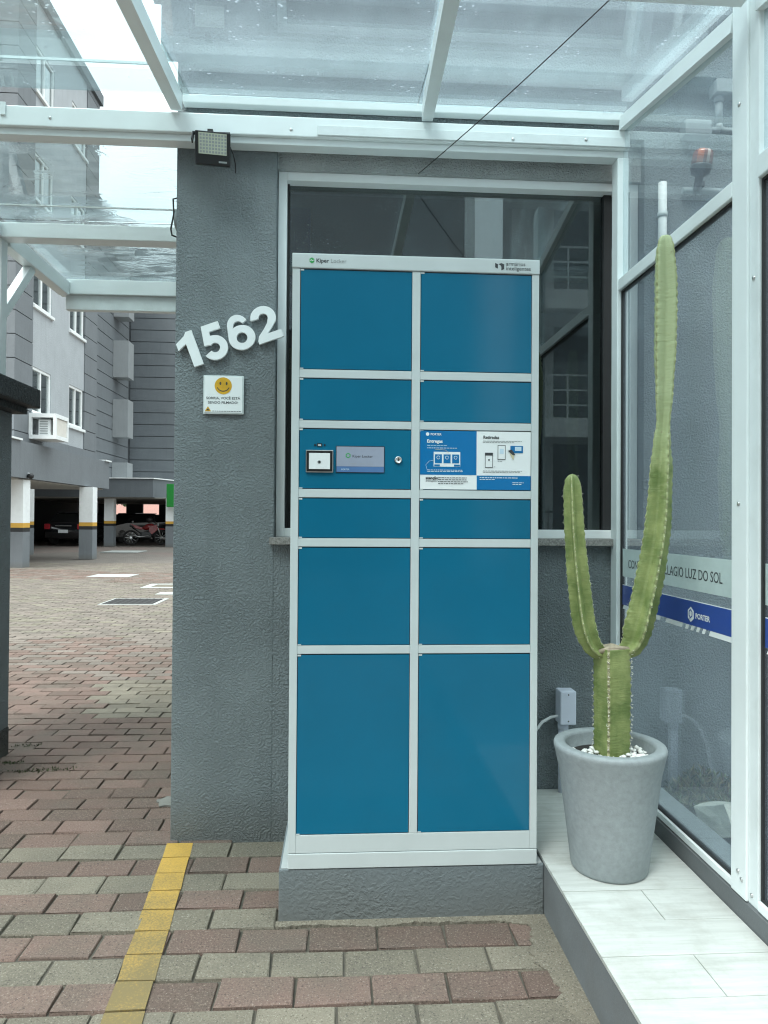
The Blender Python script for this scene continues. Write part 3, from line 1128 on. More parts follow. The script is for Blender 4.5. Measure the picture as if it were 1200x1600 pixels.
def side_pane(y0, y1, z0a, z1a, z0b, z1b):
    s = B('side_glass')
    a = [s.bm.verts.new((1.107, y_, z_)) for y_, z_ in ((y0, z0a), (y1, z0b), (y1, z1b), (y0, z1a))]
    b = [s.bm.verts.new((1.113, y_, z_)) for y_, z_ in ((y0, z0a), (y1, z0b), (y1, z1b), (y0, z1a))]
    s.face(a); s.face(b[::-1])
    for i in range(4):
        j = (i + 1) % 4
        s.face([a[i], b[i], b[j], a[j]])
    s.build('glass_pane', gpw)


side_pane(1.9185, 2.7335, .262, 2.158, .262, 2.158)
side_pane(1.9185, 2.7335, 2.207, tz(1.9185) - .026, 2.207, tz(2.7335) - .026)
side_pane(1.0, 1.796, .266, 2.153, .266, 2.153)
side_pane(1.0, 1.796, 2.217, tz(1.0) - .026, 2.217, tz(1.796) - .026)
# stickers on the glass (kept 1 mm off it, on the walkway side)
UXG = Vector((0, -1, 0))
for (y0, y1) in ((1.93, 2.722), (1.0, 1.785)):
    s = B('frost'); s.box(1.1052, 1.1060, y0, y1, 1.034, 1.142); s.build('frosted_band', gpw)
    s = B('print_navy'); s.box(1.1050, 1.1060, y0, y1, .924, 1.000); s.build('blue_band', gpw)
    s = B('white'); s.box(1.1054, 1.1060, y0, y1, .9995, 1.0025)
    yy = y1
    pat = [('s', .62), ('g', .006), ('d', .014), ('g', .012), ('s', .02)]
    def sk(ya, yb, z0=.908, z1=.924, kx=.010):
        s.poly([(0, 0), (yb - ya, 0), (yb - ya + kx, z1 - z0), (kx, z1 - z0)], (1.1054, ya + (yb - ya), z0), UXG, ZF, .0006)
    if y0 > 1.5:
        sk(2.40, 2.72); sk(2.24, 2.355)
        for q in (2.20, 2.165, 2.13, 2.095):
            sk(q, q + .017)
        sk(1.935, 2.07)
    else:
        sk(1.0, 1.78)
    s.build('white_dashes', gpw)
s = B('print_dark')
s.text('CONDOMÍNIO VILLAGIO LUZ DO SOL', .046, (1.1046, 2.668, 1.070), UXG, ZF, ext=.0002, sx=.845)
s.build('lettering', gpw)
s = B('white')
s.text('PORTER', .0235, (1.1042, 2.148, .949), UXG, ZF, ext=.0002, bold=.0004, sx=1.0)
hexo = [(.021 * math.cos(R(90 + 60 * i)), .024 * math.sin(R(90 + 60 * i))) for i in range(7)]
s.poly(hexo[:6], (1.1043, 2.178, .9575), UXG, ZF, .0005)
s.mat('print_navy')
hexi = [(.011 * math.cos(R(90 + 60 * i)), .0125 * math.sin(R(90 + 60 * i))) for i in range(7)]
s.ribbon(hexi, .0035, (1.1036, 2.178, .960), UXG, ZF, .0004)
s.ribbon([(-.004, -.016), (-.004, -.006)], .003, (1.1036, 2.178, .9575), UXG, ZF, .0004)
s.build('emblem', gpw)

# kerb the partition stands on, planter behind it
cb = B('curb')
cb.box(1.087, 1.095, .5, 2.797, 0, .232)
cb.mat('curb_top')
cb.box(1.0952, 1.232, .5, 2.797, 0, .2355, bev=.004)
struct(cb.build('planter_kerb'), 'low grey kerb under the glass wall in front of the plant bed')
so = B('soil')
so.box(1.2325, 3.6, .5, 2.797, 0, .165)
struct(so.build('plant_bed'), 'dark soil of the plant bed beyond the glass wall')

# ------------------------------------------------------------------ gate pillar at the left edge
gpil = thing('gate_pillar', (-2.0, 3.6, 0), 'grey gate pillar with a dark charcoal cap at the left edge of the driveway', 'pillar')
b_ = B('wall'); b_.box(-2.4, -1.748, 3.2, 3.885, .14, 1.80, bev=.004); b_.build('pillar_shaft', gpil)
b_ = B('charcoal'); b_.box(-2.4, -1.746, 3.198, 3.887, -.02, .1395, bev=.003); b_.build('painted_foot', gpil)
b_ = B('charcoal'); b_.box(-2.45, -1.685, 3.1, 3.925, 1.801, 1.836, bev=.004); b_.build('cap_step', gpil)
b_ = B('charcoal'); b_.box(-2.5, -1.628, 3.0, 3.955, 1.8365, 1.938, bev=.008); b_.build('cap', gpil)

# ------------------------------------------------------------------ apartment building in the yard
ap = thing('apartment_building', (-12, 24, 0), 'grey and white apartment block on open parking pillars at the back of the yard', 'apartment block')
FX = -8.0
AY0, AY1 = 17.8, 23.65
AZ0, AZ1 = 3.12, 15.0
GS = 0.59
# main block core
c = B('apt'); c.box(-16, FX - .16, AY0 + .16, AY1, AZ0, AZ1); c.build('main_block', ap)
# grooved panels: courses of plaster with open joints, each a part
def courses(name, key, x0, x1, y0, y1, z0, z1, gs=GS, grv=.024):
    z = z0
    while z < z1 - .05:
        zt = min(z + gs, z1)
        q = B(key); q.box(x0, x1, y0, y1, z + grv / 2, zt - grv / 2); q.build(name, ap)
        z = zt
    q = B('groove'); dx = .03
    q.box(x0 + (dx if abs(x1 - x0) > .1 else 0), x1 - dx, y0 + dx, y1 - dx, z0, z1); q.build('joint_back', ap)
courses('corner_course', 'apt', FX - 1.2, FX + .03, AY0, 18.82, AZ0 + .25, AZ1 - .25)
courses('corner_course', 'apt', FX - .3, FX + .03, 22.56, AY1, AZ0 + .25, AZ1 - .25)
courses('front_course', 'apt', -16, FX - 1.21, AY0 + .03, AY0 + .3, AZ0 + .25, AZ1 - .25)
c = B('apt'); c.box(-16.05, FX + .05, AY0 - .02, AY1 + .02, AZ0 - .02, AZ0 + .235); c.build('base_band', ap)
c = B('apt_dark'); c.box(-16.05, FX + .12, AY0 - .09, AY1 + .09, AZ1 - .24, AZ1 + .1); c.build('roof_band', ap)
# light plaster panel with window holes: strips between the windows
W1 = (18.86, 20.06); W2 = (21.36, 22.50)
fl = [3.97 + 2.8 * i for i in range(4)]
c = B('apt_light')
px0, px1 = FX - .15, FX
c.box(px0, px1, W1[1], W2[0], AZ0 + .24, AZ1 - .25)
for wy in (W1, W2):
    zs = [AZ0 + .24]
    for z in fl:
        zs += [z, z + 1.2]
    zs.append(AZ1 - .25)
    for i in range(0, len(zs), 2):
        c.box(px0, px1, wy[0] - .04 if wy is W1 else wy[0], wy[1] if wy is W1 else 22.56, zs[i], zs[i + 1])
c.build('light_panel', ap)
c = B('white_rough')
for wy in (W1, W2):
    for z in fl:
        f = B('white_rough')
        y0, y1, z0, z1 = wy[0], wy[1], z, z + 1.2
        t = .07
        f.box(FX - .12, FX - .02, y0, y0 + t, z0, z1); f.box(FX - .12, FX - .02, y1 - t, y1, z0, z1)
        f.box(FX - .12, FX - .02, y0 + t, y1 - t, z1 - t, z1); f.box(FX - .12, FX - .02, y0 + t, y1 - t, z0, z0 + t)
        f.box(FX - .11, FX - .03, (y0 + y1) / 2 - .035, (y0 + y1) / 2 + .035, z0 + t, z1 - t)
        wo = f.build('window', ap)
        p = B('pane')
        p.box(FX - .075, FX - .07, y0 + t, (y0 + y1) / 2 - .036, z0 + t, z1 - t)
        p.box(FX - .065, FX - .06, (y0 + y1) / 2 + .036, y1 - t, z0 + t, z1 - t)
        p.build('pane', wo)
        p = B('curtain')
        p.box(FX - .155, FX - .151, y0 + t, y1 - t - .25 * (1 if z < 6 else 0), z0 + t, z1 - t)
        p.build('curtain', wo)
        s = B('white_rough'); s.box(FX - .02, FX + .07, y0 - .06, y1 + .06, z0 - .09, z0 - .012); s.build('sill', wo)
c.bm.free()
# fascia over the parking level and its ceiling
c = B('apt'); c.box(-16, -7.72, 16.9, 24.2, 2.20, 3.096); c.build('parking_fascia', ap)
c = B('white_rough'); c.box(-9.5, -7.66, 23.7, 24.26, 3.0965, 3.14); c.build('coping', ap); c = B('white_rough'); c.box(-15.9, -7.66, 16.84, 17.6, 3.0965, 3.14); c.build('coping', ap)
c = B('ceil'); c.box(-15.9, -7.9, 17.0, 24.1, 2.17, 2.199); c.build('parking_ceiling', ap)
# rear wing
c = B('apt_dark'); c.box(-16, -10.6, 23.8, 36.2, 2.9, AZ1 + .3); c.build('rear_side_wall', ap)
for i in range(20):
    z = 2.95 + i * GS
    q = B('apt'); q.box(-10.6, -10.56, 30.6, 35.9, z + .02, z + GS - .02); q.build('side_course', ap)
    q = B('apt_dark'); q.box(-10.5, 6.0, 36.0, 36.4, z + .02, z + GS - .02, ); q.build('rear_course', ap)
c = B('groove'); c.box(-10.6, 6.0, 36.03, 36.5, 2.9, AZ1 + .2); c.build('joint_back', ap)
for i in range(-1, 4):
    z0 = 2.3 + 2.8 * (i + 0) + .2
    zz = {-1: (2.95, 3.80), 0: (4.98, 6.72), 1: (7.75, 9.45), 2: (10.55, 12.3), 3: (13.4, 15.0)}[i]
    q = B('apt_box'); q.box(-10.55, -9.86, 33.45, 34.3, zz[0], zz[1]); q.build('service_box', ap)
q = B('apt_dark')
pts = [(-16, 31.4), (-8.15, 31.4), (-7.6, 33.0), (-7.6, 36.0), (-16, 36.0)]
q.poly([(a, b) for a, b in pts], (0, 0, 2.94), Vector((1, 0, 0)), Vector((0, 1, 0)), .80)
q.build('rear_fascia', ap)
q = B('white_rough')
q.poly([(-16, 31.33), (-8.1, 31.33), (-7.52, 33.0), (-7.52, 36.0), (-16, 36.0)], (0, 0, 2.985), Vector((1, 0, 0)), Vector((0, 1, 0)), .042)
q.build('rear_coping', ap)
q = B('ceil'); q.box(-22, 2, 31.6, 46, 2.10, 2.135); q.build('rear_ceiling', ap)
q = B('apt_dark'); q.box(-22, 2, 36.5, 46, 2.5, 2.9); q.build('rear_slab', ap)
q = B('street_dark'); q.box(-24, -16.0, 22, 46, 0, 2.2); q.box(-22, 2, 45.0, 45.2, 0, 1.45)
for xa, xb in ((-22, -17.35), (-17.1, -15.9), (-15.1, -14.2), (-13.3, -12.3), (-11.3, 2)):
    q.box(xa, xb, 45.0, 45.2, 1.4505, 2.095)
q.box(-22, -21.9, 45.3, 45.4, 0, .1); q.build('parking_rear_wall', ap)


def column(x0, y0, h, wd=.40, ring=True):
    cobj = B('apt'); cobj.box(x0, x0 + wd, y0, y0 + wd, -.02, .88); co = cobj.build('column', ap)
    for (k_, a, b) in (('black', .8802, .985), ('col_yellow', .9852, 1.10), ('white_rough', 1.1002, h)):
        q = B(k_); q.box(x0 + .001, x0 + wd - .001, y0 + .001, y0 + wd - .001, a, b)
        q.build({'black': 'black_band', 'col_yellow': 'yellow_band', 'white_rough': 'white_shaft'}[k_], co)


for (x0, y0, h) in ((-8.19, 17.95, 2.169), (-7.88, 21.95, 2.169), (-10.75, 24.3, 2.9), (-10.38, 31.9, 2.09), (-9.1, 40.0, 2.09), (-7.62, 31.5, 2.09), (-12.6, 21.9, 2.169), (-13.2, 38, 2.09)):
    column(x0, y0, h)

# ------------------------------------------------------------------ beyond the yard
hs = thing('red_roof_house', (-14, 62, 0), 'pale house with a red tiled roof glimpsed between the parking pillars', 'house')
q = B('house_wall'); q.box(-22, -8, 60, 66, 0, 1.25); q.build('wall', hs)
q = B('roof_tile'); q.poly([(0, 0), (8, 0), (4, 1.8)], (-22.4, 59.2, 1.25), Vector((0, 1, 0)), Vector((0, 0, 1)), -14.8); q.build('roof', hs)


def tree(name, x, y, h, r, label, seed, nleaf=1400, ls=.35):
    rnd = random.Random(seed)
    t = thing(name, (x, y, 0), label, 'tree')
    q = B('bark')
    q.tube([(x, y, 0), (x + .1, y, h * .3), (x, y + .1, h * .55), (x + .2, y, h * .8)], [h * .03, h * .024, h * .017, h * .006], 8)
    for i in range(6):
        a = rnd.uniform(0, 6.28)
        q.tube([(x, y, h * (.35 + .06 * i)), (x + r * .35 * math.cos(a), y + r * .35 * math.sin(a), h * (.5 + .06 * i)), (x + r * .7 * math.cos(a), y + r * .7 * math.sin(a), h * (.6 + .06 * i))], [h * .012, h * .008, h * .003], 6)
    q.build('trunk', t)
    q = B('tree_leaf')
    cl = [(x + rnd.gauss(0, r * .42), y + rnd.gauss(0, r * .42), h * .68 + rnd.gauss(0, h * .14), rnd.uniform(.3, .6) * r) for _ in range(16)]
    for i in range(nleaf):
        c_ = rnd.choice(cl)
        d = Vector((rnd.gauss(0, 1), rnd.gauss(0, 1), rnd.gauss(0, 1))).normalized() * c_[3] * rnd.uniform(.6, 1)
        p = Vector(c_[:3]) + d
        a = Vector((rnd.uniform(-1, 1), rnd.uniform(-1, 1), rnd.uniform(-1, 1))).normalized() * ls
        b = Vector((rnd.uniform(-1, 1), rnd.uniform(-1, 1), rnd.uniform(-1, 1))).normalized() * ls * .5
        q.face([q.bm.verts.new(p - a), q.bm.verts.new(p + b), q.bm.verts.new(p + a), q.bm.verts.new(p - b)])
    q.build('crown', t, recalc=False)


tree('leafy_tree', -17.6, 54, 5.0, 2.2, 'green tree glimpsed between the far parking pillars', 3, 1500, .28)

# street side behind the viewpoint: seen only as reflections in the window and the glass
st = B('asphalt')
st.face([st.bm.verts.new(p) for p in ((-60, -9.5, -.022), (60, -9.5, -.022), (60, -1.8, -.022), (-60, -1.8, -.022))])
struct(st.build('street'), 'asphalt street behind the viewpoint')
kb = B('kerb'); kb.box(-60, 60, -9.8, -9.5, -.03, .12); kb.box(-60, 60, -1.8, -1.6, -.03, .008); struct(kb.build('street_kerb'), 'kerb stones along the street')
sb = thing('street_building', (7, -13, 0), 'pale apartment house with railed balconies mirrored in the dark window', 'apartment block')
q = B('street_wall'); q.box(4.3, 5.4, -13.0, -12.0, 0, 12.5); q.box(7.6, 12.5, -14, -12.0, 0, 12.5); q.build('wall', sb)
q = B('street_dark'); q.box(5.4, 7.6, -13.6, -13.2, 0, 12.5); q.build('recess_wall', sb)
for z in (3.2, 6.2, 9.2):
    q = B('white_rough'); q.box(4.2, 9.4, -12.0, -10.4, z, z + .45); bo = q.build('balcony', sb)
    q = B('white_rough')
    for zz in (.75, 1.1, 1.45):
        q.bar((4.25, -10.45, z + zz), (9.35, -10.45, z + zz), .035, .035)
    for i in range(6):
        q.bar((4.25 + i * 1.02, -10.45, z + .45), (4.25 + i * 1.02, -10.45, z + 1.45), .035, .035)
    q.build('railing', bo)
    q = B('window_glass'); q.box(5.5, 7.5, -13.19, -13.15, z + .5, z + 2.6); q.build('balcony_window', sb)
sb2 = thing('dark_street_building', (-3, -13, 0), 'dark grey street building mirrored in the left half of the window', 'building')
q = B('street_dark'); q.box(-14, 3.0, -18, -11.5, 0, 14); q.build('wall', sb2)
q = B('white_rough'); q.box(3.0, 3.25, -11.7, -11.45, 0, 14); q.build('white_edge_column', sb2)
fn = thing('street_fence', (6, -9.9, 0), 'thin vertical bar fence along the far side of the street', 'fence')
q = B('black')
for zz in (.25, 1.45):
    q.bar((-2, -9.95, zz), (14, -9.95, zz), .04, .05)
for i in range(110):
    q.bar((-2 + i * .145, -9.95, .1), (-2 + i * .145, -9.95, 1.55), .018, .018)
q.build('fence_bars', fn)

# ================================================================== OBJECTS
# ------------------------------------------------------------------ parcel locker
lk = thing('parcel_locker', (.235, 2.45, .1685), 'tall grey parcel locker with rows of blue doors and a small touch screen', 'parcel locker')
LX0, LX1, LY, LZ0, LZ1 = -.155, .625, 2.215, .1688, 2.078
cab = B('gap'); cab.box(LX0 + .004, LX1 - .004, LY + .006, LY + .012, LZ0 + .05, LZ1 - .03)
cab.mat('locker_frame')
cab.box(LX0, LX1, LY + .0125, 2.74, LZ0, LZ1)
cab.build('cabinet', lk)
rows = [(2.031, 1.716), (1.690, 1.557), (1.533, 1.343), (1.317, 1.190), (1.164, .857), (.831, .272)]
cols = [(-.131, .220), (.246, .602)]
fr = B('locker_frame')
fr.box(LX0 - .001, LX1 + .001, LY - .003, LY + .0124, rows[0][0] + .0005, LZ1, bev=.003)
fr.box(LX0, cols[0][0], LY, LY + .0123, .2165, rows[0][0], bev=.0015)
fr.box(cols[1][1], LX1, LY, LY + .0123, .2165, rows[0][0], bev=.0015)
fr.box(cols[0][1], cols[1][0], LY, LY + .0123, .272, rows[0][0], bev=.0015)
for i in range(5):
    for c_ in cols:
        fr.box(c_[0] + .0002, c_[1] - .0002, LY + .0006, LY + .0122, rows[i + 1][0], rows[i][1], bev=.0015)
fr.box(cols[0][0] + .0002, cols[1][1] - .0002, LY + .0004, LY + .0122, .2165, .2718, bev=.0015)
fr.box(LX0, LX1, LY - .002, LY + .0122, LZ0, .2145, bev=.0015)
fr.build('frame', lk)
dlab = {(0, 2): 'control door with card reader, touch screen and round key lock', (1, 2): 'door covered by a blue and white instruction poster'}
doors = {}
for ci, c_ in enumerate(cols):
    for ri, r_ in enumerate(rows):
        d = B('locker_blue')
        tl = random.uniform(-.0006, .0006)
        d.box(c_[0] + .0022, c_[1] - .0018, LY + .001, LY + .0055, r_[1] + .002, r_[0] - .0035, bev=.0008)
        do = d.build('door', lk)
        doors[(ci, ri)] = do
        if (ci, ri) in dlab:
            do['label'] = dlab[(ci, ri)]
        hg = B('locker_frame')
        hg.box(c_[0] + .001, c_[0] + .012, LY - .0002, LY + .0008, r_[0] - .007, r_[0] - .002)
        hg.box(c_[0] + .001, c_[0] + .012, LY - .0002, LY + .0008, r_[1] + .001, r_[1] + .0045)
        hg.build('hinge_tab', do)


def LXp(x): return -.131 + (x - 468) * .002
def LZp(y): return 1.534 - (y - 668) * .00199


cd = doors[(0, 2)]
s = B('steel'); s.box(LXp(479), LXp(521.5), LY - .006, LY + .0009, LZp(738), LZp(703), bev=.002)
s.mat('black'); s.box(LXp(480.5), LXp(520), LY - .0075, LY - .0061, LZp(736.5), LZp(704.5), bev=.001)
s.mat('white'); s.box(LXp(484), LXp(516.5), LY - .009, LY - .0076, LZp(733), LZp(708), bev=.001)
s.mat('print_grey'); s.lathe([(.0055, 0), (.0055, .0006)], (LXp(500), LY - .0091, LZp(722)), 16, 'Y')
s.mat('black'); s.lathe([(.0032, 0), (.0032, .0006)], (LXp(500), LY - .0098, LZp(722)), 16, 'Y')
s.build('card_reader', cd)
s = B('black'); s.box(LXp(496), LXp(504), LY - .001, LY + .0009, LZp(697), LZp(692.5))
for x in (493, 508):
    s.lathe([(.003, 0), (.003, .001)], (LXp(x), LY + .0005, LZp(695)), 10, 'Y')
s.mat('locker_frame'); s.box(LXp(497.5), LXp(502.5), LY - .0015, LY - .0011, LZp(696.5), LZp(694))
s.build('sensor_slot', cd)
s = B('black'); s.box(LXp(525.5), LXp(601.5), LY - .0012, LY + .0009, LZp(738), LZp(696), bev=.0004)
s.mat('screen'); s.box(LXp(526.5), LXp(600.5), LY - .0020, LY - .0013, LZp(728), LZp(697))
s.mat('screen_blue'); s.box(LXp(526.5), LXp(600.5), LY - .0020, LY - .0013, LZp(737), LZp(728.2))
s.mat('print_dark'); s.text('Kiper Locker', .012, (LXp(551), LY - .0022, LZp(714)), XF, ZF, .0001)
s.mat('print_green'); s.ribbon([(.007 * math.cos(R(90 + 60 * i)), .007 * math.sin(R(90 + 60 * i))) for i in range(7)], .0028, (LXp(544.5), LY - .0023, LZp(711)), XF, ZF, .0001)
s.mat('print_pale'); s.text('PORTER', .007, (LXp(534), LY - .0022, LZp(734)), XF, ZF, .0001)
for q_ in range(3):
    s.mat('print_grey'); s.box(LXp(548 + q_ * 13), LXp(558 + q_ * 13), LY - .0023, LY - .0021, LZp(724.2), LZp(723.6))
s.build('touch_screen', cd)
s = B('steel'); s.lathe([(.0115, 0), (.0115, .004), (.0095, .006), (.0085, .0061), (.008, .0045), (.0001, .0045)], (LXp(623), LY + .001, LZp(717)), 24, 'Y')
s.mat('black'); s.box(LXp(623) - .001, LXp(623) + .001, LY - .0042, LY - .0036, LZp(717) - .005, LZp(717) + .005)
s.build('key_lock', cd)
# header lettering
s = B('print_green')
hx, hz = .0, 2.0555
s.poly([(.0085 * math.cos(R(90 + 60 * i)), .0095 * math.sin(R(90 + 60 * i))) for i in range(6)], (-.095, LY - .0036, 2.055), XF, ZF, .0004)
s.mat('white'); s.ribbon([(-.005, -.001), (-.002, .002), (.001, -.001), (.005, .001)], .0018, (-.095, LY - .0040, 2.055), XF, ZF, .0003)
s.mat('print_dark'); s.text('Kiper', .0175, (-.082, LY - .0034, 2.0495), XF, ZF, .0002, bold=.0003)
s.mat('print_grey'); s.text('Locker', .0175, (-.037, LY - .0034, 2.0495), XF, ZF, .0002)
s.build('maker_lettering', lk)
s = B('print_dark')
s.text('armários', .0175, (.517, LY - .0034, 2.0565), XF, ZF, .0002)
s.text('inteligentes', .0175, (.517, LY - .0034, 2.042), XF, ZF, .0002)
s.poly([(0, 0), (.009, -.004), (.009, .010), (0, .014)], (.482, LY - .0036, 2.050), XF, ZF, .0004)
s.poly([(.011, .0105), (.020, .014), (.029, .010), (.029, -.005), (.020, -.009), (.020, .002), (.018, .006)], (.482, LY - .0036, 2.050), XF, ZF, .0004)
s.build('product_lettering', lk)
# instruction poster on the third right-hand door
pd = doors[(1, 2)]
def QX(x): return .246 + (x - 656.5) * (.356 / 171.5)
def QZ(y): return 1.533 - (y - 671) * (.190 / 96)
PYs = LY + .0004
s = B('white'); s.box(QX(657.5), QX(827), PYs - .0003, PYs + .0004, QZ(765.5), QZ(672.5))
def sheet(key, x0, x1, y0, y1, lv=1):
    s.mat(key); s.box(QX(x0), QX(x1), PYs - .0003 - .0005 * lv, PYs - .0003 - .0005 * (lv - 1) - .0001, QZ(y1), QZ(y0))
sheet('print_blue', 657.5, 743.5, 672.5, 742.5)
sheet('print_blue', 744, 827, 743, 765.5)
def lines(key, x0, x1, y, n, dy=2.2, th=.8, lv=2):
    for i in range(n):
        x = x0
        xe = x1 - (random.uniform(0, .35) * (x1 - x0) if i == n - 1 else random.uniform(0, 3))
        while x < xe - 1:
            wl_ = min(random.uniform(1.8, 5.5), xe - x)
            sheet(key, x, x + wl_, y + i * dy, y + i * dy + th, lv)
            x += wl_ + .9
def ptext(key, t, size, x, y, bold=0.0, lv=2):
    s.mat(key); s.text(t, size, (QX(x), PYs - .0004 - .0005 * lv, QZ(y)), XF, ZF, .0001, bold=bold)
s.mat('white'); s.lathe([(.0055, 0), (.0055, .0003)], (QX(668.5), PYs - .0010, QZ(678)), 18, 'Y')
ptext('white', 'PORTER', .0095, 673, 679.8, .0002)
ptext('white', 'Entregas', .0145, 667.5, 691.5, .0004)
lines('print_pale', 668, 712, 695.5, 1)
lines('white', 668, 732, 699.5, 1)
sheet('white', 678, 718.5, 706, 729.5, 2)
for i in range(3):
    sheet('print_blue', 679.8 + i * 13.2, 690.5 + i * 13.2, 710, 724, 3)
    s.mat('white'); s.ribbon(arc(0, 0, .005, .005, 0, 330, 10), .0012, (QX(685 + i * 13.2), PYs - .0022, QZ(715)), XF, ZF, .0001)
sheet('print_blue', 679, 687.5, 726, 729, 3); sheet('print_blue', 709, 718, 726, 729, 3)
s.mat('banner_cream'); s.ribbon([(QX(680), QZ(702)), (QX(696), QZ(703)), (QX(701), QZ(708))], .001, (0, PYs - .0020, 0), XF, ZF, .0002)
s.mat('print_pale'); s.ribbon([(QX(680), QZ(719)), (QX(671), QZ(721)), (QX(666), QZ(727)), (QX(668), QZ(734))], .001, (0, PYs - .0016, 0), XF, ZF, .0002)
lines('white', 668, 724, 734.5, 2)
ptext('print_dark', 'Retiradas', .0135, 753.5, 684, .0003)
lines('print_grey', 753.5, 815, 687.3, 2)
for (x0, x1, y0, y1) in ((756.5, 768.5, 706.5, 730.5), (776, 788, 694, 717.5)):
    sheet('print_dark', x0, x1, y0, y1, 2)
    sheet('white', x0 + .8, x1 - .8, y0 + 1, y1 - 1, 3)
sheet('print_dark', 756.5, 768.5, 706.5, 711, 4)
sheet('print_pale', 779, 785, 700, 708, 4)
s.mat('print_dark'); s.lathe([(.0028, 0), (.0028, .0003)], (QX(762.5), PYs - .0024, QZ(718)), 14, 'Y')
sheet('print_blue', 795.5, 815, 695, 706.5, 2); sheet('print_pale', 802.5, 812.5, 696.5, 703, 3)
s.mat('print_dark'); s.poly([(0, 0), (.012, .004), (.020, -.006), (.024, -.014), (.016, -.014)], (QX(791.5), PYs - .0026, QZ(703)), XF, ZF, .0003)
s.mat('banner_cream'); s.poly([(0, 0), (.008, .008), (.014, -.002), (.013, -.020), (.008, -.016)], (QX(794.5), PYs - .0021, QZ(707.5)), XF, ZF, .0003)
lines('print_grey', 776, 786, 719.5, 1); lines('print_grey', 770, 776, 728.5, 1)
lines('print_grey', 753.5, 815, 735, 2)
ptext('print_dark', 'atenção', .0125, 666, 749.5, .0004)
ptext('print_dark', 'entregador', .0085, 666, 753.3)
lines('print_dark', 685, 731, 746.5, 4, 3.1, 1.0)
lines('white', 748.5, 809, 745.8, 1, 2.2, 1.1); lines('white', 748.5, 779, 748.8, 1)
lines('white', 799, 819, 753.5, 2, 2.6, .9)
s.build('instruction_poster', pd)

# ------------------------------------------------------------------ house number
hn = thing('house_number', (-.45, 2.79, 1.9), 'large white raised house number 1562 set at a slant on the grey pillar', 'house number')
ang = R(20.5)
hu = Vector((math.cos(ang), 0, math.sin(ang)))
hv = Vector((-math.sin(ang), 0, math.cos(ang)))
HH = .139
def dig(x, outer, hole=None):
    d = B('white')
    o_ = Vector((-.6005, 2.7815, 1.8235)) + hu * (x * HH)
    nz_ = hu.cross(hv)
    for lvl in (0, 1):
        es = []
        for lp in (outer, hole):
            if lp is None:
                continue
            vv = [d.bm.verts.new(o_ + hu * (p[0] * HH) + hv * (p[1] * HH) - nz_ * (.015 * lvl)) for p in lp]
            es += [d.bm.edges.new((vv[k], vv[(k + 1) % len(vv)])) for k in range(len(vv))]
        bmesh.ops.triangle_fill(d.bm, use_beauty=True, use_dissolve=False, edges=es)
        if lvl == 0:
            first = es
        else:
            for e0, e1 in zip(first, es):
                d.face([e0.verts[0], e0.verts[1], e1.verts[1], e1.verts[0]])
    d.build('digit', hn)


dig(-.02, [(.26, 0), (.53, 0), (.53, 1.0), (.36, 1.0), (.27, .90), (.0, .76), (.0, .56), (.26, .68)])
dig(.62, [(.165, 1.0), (.66, 1.0), (.66, .79), (.335, .79), (.318, .672)] + arc(.345, .325, .355, .345, 86, -157, 30) + arc(.345, .325, .135, .135, -157, 138, 24) + [(.215, .44), (.075, .455)])
dig(1.36, arc(.40, .665, .30, .335, 18, 172, 18) + arc(.40, .345, .375, .345, 174, 424, 34) + arc(.40, .345, .375, .345, 66, 116, 6) + arc(.405, .69, .135, .125, 160, 12, 12), arc(.398, .338, .150, .150, 0, 345, 23))
dig(2.13, arc(.37, .665, .36, .335, 175, -32, 26) + [(.52, .35), (.345, .215), (.74, .215), (.74, 0), (.015, 0), (.02, .09), (.085, .21), (.29, .37), (.43, .50)] + arc(.37, .665, .13, .125, -38, 172, 18))

# ------------------------------------------------------------------ camera notice
sg = thing('camera_notice', (-.458, 2.79, 1.73), 'small white notice with a yellow smiling face below the house number', 'sign')
s = B('acrylic'); s.box(-.536, -.380, 2.789, 2.7955, 1.655, 1.806, bev=.003); s.build('backing', sg)
s = B('white'); s.box(-.531, -.386, 2.7875, 2.7888, 1.661, 1.801); s.build('printed_sheet', sg)
s = B('smile')
s.lathe([(.033, 0), (.033, .0006)], (-.459, 2.7873, 1.765), 32, 'Y')
s.mat('print_dark')
for dx in (-.011, .013):
    s.poly([(.0035 * math.cos(R(30 * i)), .0065 * math.sin(R(30 * i))) for i in range(12)], (-.459 + dx, 2.7862, 1.774), XF, ZF, .0003)
s.ribbon(arc(0, 0, .024, .022, 200, 340, 14), .003, (-.459, 2.7861, 1.766), XF, ZF, .0003)
s.build('smiling_face', sg)
s = B('print_dark')
s.text('SORRIA, VOCÊ ESTÁ', .0135, (-.459, 2.7870, 1.7125), XF, ZF, .0002, bold=.0001, align='CENTER', sx=1.07)
s.text('SENDO FILMADO!', .0135, (-.459, 2.7870, 1.6955), XF, ZF, .0002, bold=.0001, align='CENTER', sx=1.07)
s.mat('smile'); s.poly([(-.012, 0), (.012, 0), (0, .020)], (-.517, 2.7869, 1.665), XF, ZF, .0003)
s.mat('print_dark'); s.poly([(-.005, .004), (.005, .004), (.002, .009), (-.003, .010)], (-.517, 2.7864, 1.665), XF, ZF, .0003)
x = -.500
while x < -.395:
    w_ = random.uniform(.003, .009); s.box(x, x + w_, 2.7868, 2.7873, 1.6655, 1.6672); x += w_ + .002
s.build('lettering', sg)

